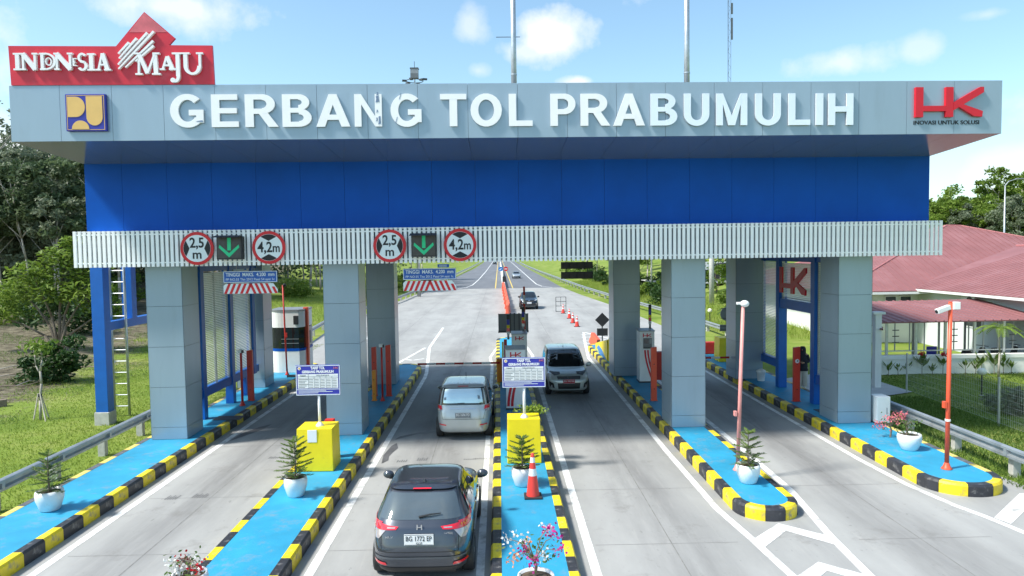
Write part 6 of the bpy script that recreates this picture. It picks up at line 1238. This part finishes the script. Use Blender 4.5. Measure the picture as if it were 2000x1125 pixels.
# covered walkway
wk = thing('covered_walkway', 'red corrugated walkway roof on grey steel posts behind the low white wall', 'walkway', (20, 33, 0))
def V_(p): return (p[0]-20, p[1]-33, p[2])
roof_sheet('roof_sheet', V_((17.0,31.9,2.33)), V_((24.85,31.9,2.36)), V_((24.85,36.8,2.95)), V_((18.2,36.8,2.90)), 'roof_red', wk, .36, .045, .08)
roof_sheet('roof_sheet', V_((15.4,28.5,2.42)), V_((17.0,31.9,2.33)), V_((18.2,36.8,2.90)), V_((15.4,33,2.9)), 'roof_red', wk, .36, .045, .08)
for i in range(9): MB().box(-.05, .05, -.05, .05, .0, 2.36).build('post', 'galv', wk, (-2.4+i*1.35, -.7, 0)); MB().box(-.04, .04, -.04, .04, .0, 2.75).build('post', 'grey_metal', wk, (-1.5+i*1.35, 3.4, 0))
for i in range(18): MB().box(-.02, .02, -.02, .02, .95, 2.34).build('mullion', 'grey_metal', wk, (-2.7+i*.68, -.7, 0))
for z in (.95, 2.28): MB().box(-2.9, 9.5, -.73, -.67, z, z+.05).build('rail', 'galv', wk)
for i in range(3):
    for k in range(3): MB().box(-.15, .15, -.75, -.72, 1.35+k*.28, 1.39+k*.28).build('bracket', 'dark_metal', wk, (-2.0+i*2.7, 0, 0))
struct(MB().box(16.2, 31, 32.2, 37, -.02, .06).build('walkway_floor', 'floor_tile'))
o = thing('garden_wall', 'low white wall with coping between lawn and walkway', 'wall', (23.5, 31.9, 0)); MB().box(-6.6, 8, -.1, .1, -.1, .66).build('body', 'wall_white', o); MB().box(-6.65, 8.05, -.15, .15, .66, .84).build('coping', 'wall_white', o, bevel=.015)
o = thing('gate_pillar', 'slim white pillar with flat cap beside the rightmost column', 'pillar', (15.35, 28.9, 0)); MB().box(-.13, .13, -.13, .13, -.1, 3.0).build('shaft', 'wall_white', o, bevel=.01); MB().box(-.25, .25, -.2, .2, 3.0, 3.1).build('cap', 'wall_white', o, bevel=.01)
struct(flat('garden_path', [(12.3,27.0),(14.7,27.1),(16.2,27.8),(16.1,30.2),(16.2,32.2),(14.2,32.2),(12.3,31)], 'path', None, .012))
o = thing('chair', 'dark blue chair under the walkway roof', 'chair', (20.2, 32.9, .06)); MB().box(-.24, .24, -.22, .24, .40, .46).build('seat', 'logo_blue', o, bevel=.01); MB().box(-.24, .24, .22, .27, .46, .98).build('backrest', 'logo_blue', o, bevel=.01)
for x in (-.2, .2):
    for y in (-.18, .22): MB().cyl((x,y,0), (x,y,.4), .016, n=6).build('leg', 'dark_metal', o)
def motorbike(x, y, rz, label):
    o = thing('motorbike', label, 'motorbike', (x, y, .06), rz, 'motorbikes under the walkway roof')
    for q in (-.6, .6): w = MB().lathe([(.20,-.05),(.28,-.05),(.29,0),(.28,.05),(.20,.05)], n=18).build('wheel', 'rubber', o, (q, 0, .29)); w.rotation_euler = (PI/2, 0, 0)
    MB().prism_y([(-.55,.35),(-.1,.28),(.35,.35),(.48,.85),(.38,.90),(.22,.55),(-.1,.55),(-.2,.72),(-.75,.78),(-.8,.68)], -.12, .12).build('body', 'black_box', o, bevel=.03); MB().box(-.75, -.12, -.11, .11, .76, .84).build('seat', 'rubber', o, bevel=.02); MB().cyl((.38,-.32,.98), (.38,.32,.98), .018, n=6).build('handlebar', 'dark_metal', o); MB().sph((.46,0,.92), .09).build('headlamp', 'chrome', o, smooth=True)
motorbike(22.2, 33.0, .3, 'dark motorbike parked under the walkway roof, nearer the palm'); motorbike(23.9, 33.3, .1, 'dark motorbike parked under the walkway roof, at the right edge')
# garden plants
def big_leaf(x, y, h, n, label, seed, fl=None):
    random.seed(seed); o = thing('leafy_plant', label, 'plant', (x, y, -.02), random.uniform(0, 6), 'plants along the garden wall'); Cs = []; As = []; Bs = []
    for k in range(n):
        a = 2*PI*k/n+random.uniform(-.4, .4); t = random.uniform(.45, 1); d = Vector((math.cos(a)*.6, math.sin(a)*.6, .55+random.random()*.5)).normalized(); l = h*.26*random.uniform(.8, 1.2); p = Vector((math.cos(a)*.10*t, math.sin(a)*.10*t, h*t*.75)); Cs.append(p+d*l); As.append(d*l); Bs.append(d.cross(Vector((math.cos(a+1.57), math.sin(a+1.57), .2))).cross(d).normalized()*l*.34)
    put('leaf', quads('leaf', np.array(Cs), np.array(As), np.array(Bs), 'leaf_pine'), o); MB().tube([(0,0,0),(.01,0,h*.8)], [.015,.008], 5).build('stem', 'bark', o)
    if fl: C = rng.normal(size=(60,3))*.055+np.array([.02,0,h*1.02]); A = unit(60); B = np.cross(A, unit(60)); put('blossom', quads('blossom', C, A*.05, B*.04, fl), o)
for i, (x, h, n, fl) in enumerate(((17.25,.62,9,None),(17.7,.5,7,None),(18.15,.55,7,None),(18.75,.95,9,'petal_red'),(19.25,.5,14,None),(19.75,.9,7,'petal_red'),(20.7,.7,7,None),(21.2,.6,9,None),(21.5,.95,8,None),(22.0,.95,9,None),(22.45,.85,10,None),(22.85,.6,9,None))): big_leaf(x, 31.45+.05*(i % 3), h, n, ('broad-leaved green plant against the low white wall' if not fl else 'tall plant with red flowers against the low white wall'), 50+i, fl)
def palm(x, y, h, label, seed, L=1.0, matn='leaf_palm', nf=11, z=0, cat='palm', scale=1):
    random.seed(seed); o = thing('small_palm', label, cat, (x, y, z), 0); MB().tube([(0,0,0),(.03,0,h*.5),(0,0,h)], [.05*scale,.035*scale,.03*scale], 8).build('trunk', 'bark_pale', o, smooth=True); Cs = []; As = []; Bs = []; b = MB()
    for k in range(nf):
        a = 2*PI*k/nf+random.uniform(-.3, .3); rise = random.uniform(.25, .75); prev = Vector((0,0,h)); m = 12
        for s in range(1, m+1):
            f = s/m; p = Vector((math.cos(a)*L*f, math.sin(a)*L*f, h+L*(rise*f-.75*f*f*.9))); d = (p-prev).normalized(); sd = d.cross(Vector((0,0,1))).normalized(); b.cyl(prev, p, .008, .006, 4)
            for sg in (1, -1): dd = (d*.7+sd*sg*.8+Vector((0,0,-.25))).normalized(); l = L*.19*(1.1-.5*f); Cs.append(p+dd*l); As.append(dd*l); Bs.append(dd.cross(Vector((0,0,1))).normalized()*L*.036)
            prev = p
    b.build('frond_rib', matn, o); put('frond', quads('frond', np.array(Cs), np.array(As), np.array(Bs), matn), o); return o
palm(21.6, 30.6, 2.15, 'young palm with yellow-green fronds on the garden lawn', 71, .85)
o = thing('garden_lamp', 'white globe lamp on a short black post in the lawn', 'lamp', (18.35, 26.9, 0)); MB().cyl((0,0,0), (0,0,.80), .03, n=8).build('post', 'black_box', o); MB().sph((0,0,.93), .17, .17, .14).build('globe', 'globe', o, smooth=True); MB().cyl((0,0,0), (0,0,.03), .08, n=10).build('foot', 'concrete_post', o)
shrub(17.7, 24.2, .75, .85, 'leaf_grey', 'grey-green bush at the right edge behind the wire fence', 'garden bushes', .22, 80, 12, 'bush')
# wire fence
fx = thing('wire_fence', 'galvanised wire mesh fence with steel posts in the right garden', 'fence', (16.0, 22, 0))
for y in (-5.0, .35, 5.8): MB().cyl((-.2+.03*y,y,-.05), (-.2+.03*y,y,1.55), .035, n=8).build('post', 'galv', fx)
b = MB()
for s in range(2):
    y0, y1 = ((-5.0,.35),(.35,5.8))[s]; x0, x1 = -.2+.03*y0, -.2+.03*y1
    k = 58
    for i in range(k): t = i/k; b.box(x0+(x1-x0)*t-.002, x0+(x1-x0)*t+.002, y0+(y1-y0)*t-.002, y0+(y1-y0)*t+.002, .08, 1.5)
    for z in (.1,.3,.5,.7,.9,1.1,1.3,1.5): b.hexa([(x0-.002,y0,z),(x0+.002,y0,z),(x1+.002,y1,z),(x1-.002,y1,z)], [(x0-.002,y0,z+.005),(x0+.002,y0,z+.005),(x1+.002,y1,z+.005),(x1-.002,y1,z+.005)])
stuff(b.build('wire_mesh', 'galv', fx))
# street lights, masts, far signs
def street_light(x, y, h, label, arm=1.4, z=0):
    o = thing('street_light', label, 'street light', (x, y, z)); MB().cyl((0,0,0), (0,0,h), .10, .05, 10).build('pole', 'galv', o, smooth=True); MB().tube([(0,0,h),(arm*.3,0,h+.35),(arm,0,h+.55)], [.05,.04,.035], 8).build('arm', 'galv', o); MB().box(arm-.1, arm+.5, -.12, .12, h+.50, h+.60).build('lamp_head', 'grey_metal', o, bevel=.02)
street_light(42.6, 60, 10.2, 'tall street light rising behind the red roof at the right edge', 1.0, .5); street_light(16.6, 78, 9, 'pale street light pole behind the far right guard rail', -1.2, .3)
o = thing('light_mast', 'high light mast with ring of floodlights above the word GERBANG', 'mast', (-10.6, 95, 0)); MB().cyl((0,0,0), (0,0,27.6), .24, .12, 12).build('pole', 'galv', o, smooth=True)
MB().box(-.5, .5, -.4, .4, 28.4, 29.0).build('winch_house', 'sign_back', o); MB().box(-.5, .5, -.4, .4, 29.0, 29.6).build('upper_house', 'grey_metal', o); MB().box(-.55, .55, -.45, .45, 29.6, 29.72).build('roof', 'dark_metal', o); MB().cyl((0,0,29.7), (0,0,30.6), .04, n=6).build('rod', 'dark_metal', o)
b = MB()
for i in range(20): a, c_ = 2*PI*i/20, 2*PI*(i+1)/20; b.cyl((1.1*math.cos(a),1.1*math.sin(a),28.1), (1.1*math.cos(c_),1.1*math.sin(c_),28.1), .05, n=5)
b.build('ring', 'dark_metal', o)
for i in range(6): a = 2*PI*i/6+.3; MB().box(-.28, .28, -.18, .18, -.1, .1).build('floodlight', 'dark_metal', o, (1.35*math.cos(a), 1.35*math.sin(a), 28.05+(.35 if i == 0 else 0)), a)
for z in (27.7,): MB().cyl((0,0,27.6), (0,0,28.5), .10, n=8).build('neck', 'galv', o)
o = thing('lattice_mast', 'thin guyed lattice radio mast above the letters MULIH', 'mast', (48.2, 150, 0)); b = MB()
for k in range(3): a = 2*PI*k/3; b.cyl((.35*math.cos(a),.35*math.sin(a),0), (.35*math.cos(a),.35*math.sin(a),64), .035, n=5)
for i in range(80): a = 2*PI*(i % 3)/3; c_ = 2*PI*((i+1) % 3)/3; b.cyl((.35*math.cos(a),.35*math.sin(a),i*.8), (.35*math.cos(c_),.35*math.sin(c_),i*.8+.8), .02, n=4)
b.build('lattice', 'dark_metal', o)
for z in (48.8, 54, 51): MB().box(.35, .75, -.1, .1, z, z+2.2).build('antenna', 'sign_back', o)
o = thing('road_sign', 'small blue direction sign on two posts beside the far left guard rail', 'traffic sign', (-7.0-3.6, 150, hgt(-13,150))); MB().box(-1.2, 1.2, -.03, .03, 2.7, 3.4).build('panel', 'traffic_blue', o)
o.location.x = -11.6
for x in (-.8, .8): MB().cyl((x,.05,0), (x,.05,2.7), .05, n=6).build('post', 'galv', o)
for z in (2.86, 3.1): MB().box(-.9, .7, -.036, -.03, z, z+.10).build('text_row', 'sign_white', o)
o = thing('mesh_fence', 'pale wire mesh fence on the bank behind the right guard rail', 'fence', (14.8, 77, hgt(14.8, 77))); b = MB()
for i in range(40): b.box(i*.13-.008, i*.13+.008, -i*.33-.008, -i*.33+.008, .1, 2.0) if False else b.box(.02*i-.008, .02*i+.008, i*.33-.008, i*.33+.008, .1, 2.0)
for z in (.1,.5,.9,1.3,1.7,2.0): b.hexa([(-.01,0,z),(.01,0,z),(.81,13,z),(.79,13,z)], [(-.01,0,z+.02),(.01,0,z+.02),(.81,13,z+.02),(.79,13,z+.02)])
stuff(b.build('wire_mesh', 'galv', o))
for i in range(4): MB().cyl((.27*i,4.33*i,0), (.27*i,4.33*i,2.1), .05, n=6).build('post', 'galv', o)
o = thing('banner_board', 'white banner with dark lettering marks on the right bank beyond the gate', 'banner', (13.2, 56.5, hgt(14, 57)), .9); MB().box(0, 3.2, -.03, .03, .35, 1.75).build('panel', 'plate_white', o)
for i in range(7): MB().prism_y([(.28+i*.38,1.0),(.42+i*.38,1.0),(.48+i*.38,1.45),(.34+i*.38,1.5)], -.036, -.029).build('dark_mark', 'ink', o)
MB().box(.2, 2.9, -.035, -.029, .70, .76).build('fine_print', 'sign_back', o); MB().box(.2, 2.5, -.035, -.029, .55, .60).build('fine_print', 'sign_back', o)
for x in (.3, 2.9): MB().box(x-.04, x+.04, .03, .1, 0, 1.7).build('post', 'galv', o)
# service yard seen between the right-hand columns
o = thing('lamp_pillar', 'grey round concrete pillar with dark arm in the yard behind the gate', 'pillar', (19.6, 66, hgt(19.6, 66)-.1)); MB().cyl((0,0,0), (0,0,7), .24, .2, 14).build('shaft', 'concrete_post', o, smooth=True); MB().tube([(0,0,3.6),(.5,0,3.9),(1.3,0,3.95)], .07, 6).build('arm', 'dark_metal', o)
o = thing('delivery_truck', 'white box vehicle with black checks, partly hidden behind the grey column', 'truck', (24.6, 86, hgt(24.6, 86)+.1)); MB().box(-2.9, 2.9, -1, 1, .55, 2.5).build('body', 'car_white', o, bevel=.06); MB().box(-2.6, .0, -1.01, -.99, .95, 1.5).build('panel_stripe', 'sign_white', o)
for x in (-1.8, 1.7): MB().cyl((x,-1.02,.45), (x,-.75,.45), .45, n=20).build('wheel', 'rubber', o); MB().cyl((x,-1.04,.45), (x,-1.0,.45), .56, n=20).build('wheel_arch', 'black_box', o)
MB().box(-.9, 2.7, -1.03, -1.0, .5, 1.6).build('open_side', 'black_box', o)
for i in range(4):
    for j in range(2): 
        if (i+j) % 2: MB().box(-2.85+i*.2, -2.65+i*.2, -1.02, -1.0, .75+j*.2, .95+j*.2).build('check', 'ink', o)
o = thing('red_gatehouse', 'red roofed small gatehouse beyond the white vehicle', 'building', (24.5, 96, hgt(24.5, 96))); MB().box(-1.6, 1.6, -1, 1, 0, 3.2).build('wall', 'wall_white', o); MB().add([(-2.4,-1.8,3.0),(2.4,-1.8,3.0),(2.4,1.8,3.0),(-2.4,1.8,3.0),(0,0,5.0)], [(0,1,4),(1,2,4),(2,3,4),(3,0,4),(3,2,1,0)]).build('roof', 'hk_red', o); MB().box(-1.7, -1.4, -1.3, -1.1, 0, 3.0).build('pillar', 'hk_red', o)
street = MB().box(18, 34, 80, 92, -.05, .02); st = struct(street.build('yard_paving', 'path')); st.location.z = hgt(26, 86)+.12
o = thing('garden_lamp', 'white globe lamp in the grass beyond the right-hand columns', 'lamp', (15.9, 54, hgt(15.9, 54))); MB().cyl((0,0,0), (0,0,.9), .03, n=6).build('post', 'black_box', o); MB().sph((0,0,1.05), .17).build('globe', 'globe', o, smooth=True)
palm(17.2, 53.5, 1.0, 'small dark palm in the grass beyond the right-hand columns', 81, .8, 'leaf_bush', 10, hgt(17.2, 53.5)); shrub(19.2, 60, .9, 3.2, 'leaf_bright', 'slender bright shrub against the white wall beyond the gate', 'yard shrubs', .26, 80, 12); shrub(22.5, 74, 2.0, 4.5, 'leaf_bright', 'large bright shrub behind the grey pillar', 'yard shrubs', .30, 120, 16)
o = thing('white_gate_wall', 'short bright white wall piece beside the far back column', 'wall', (17.6, 52, hgt(17.6, 52)-.1)); MB().box(-.5, .9, -.1, .1, 0, 2.9).build('body', 'wall_white', o)
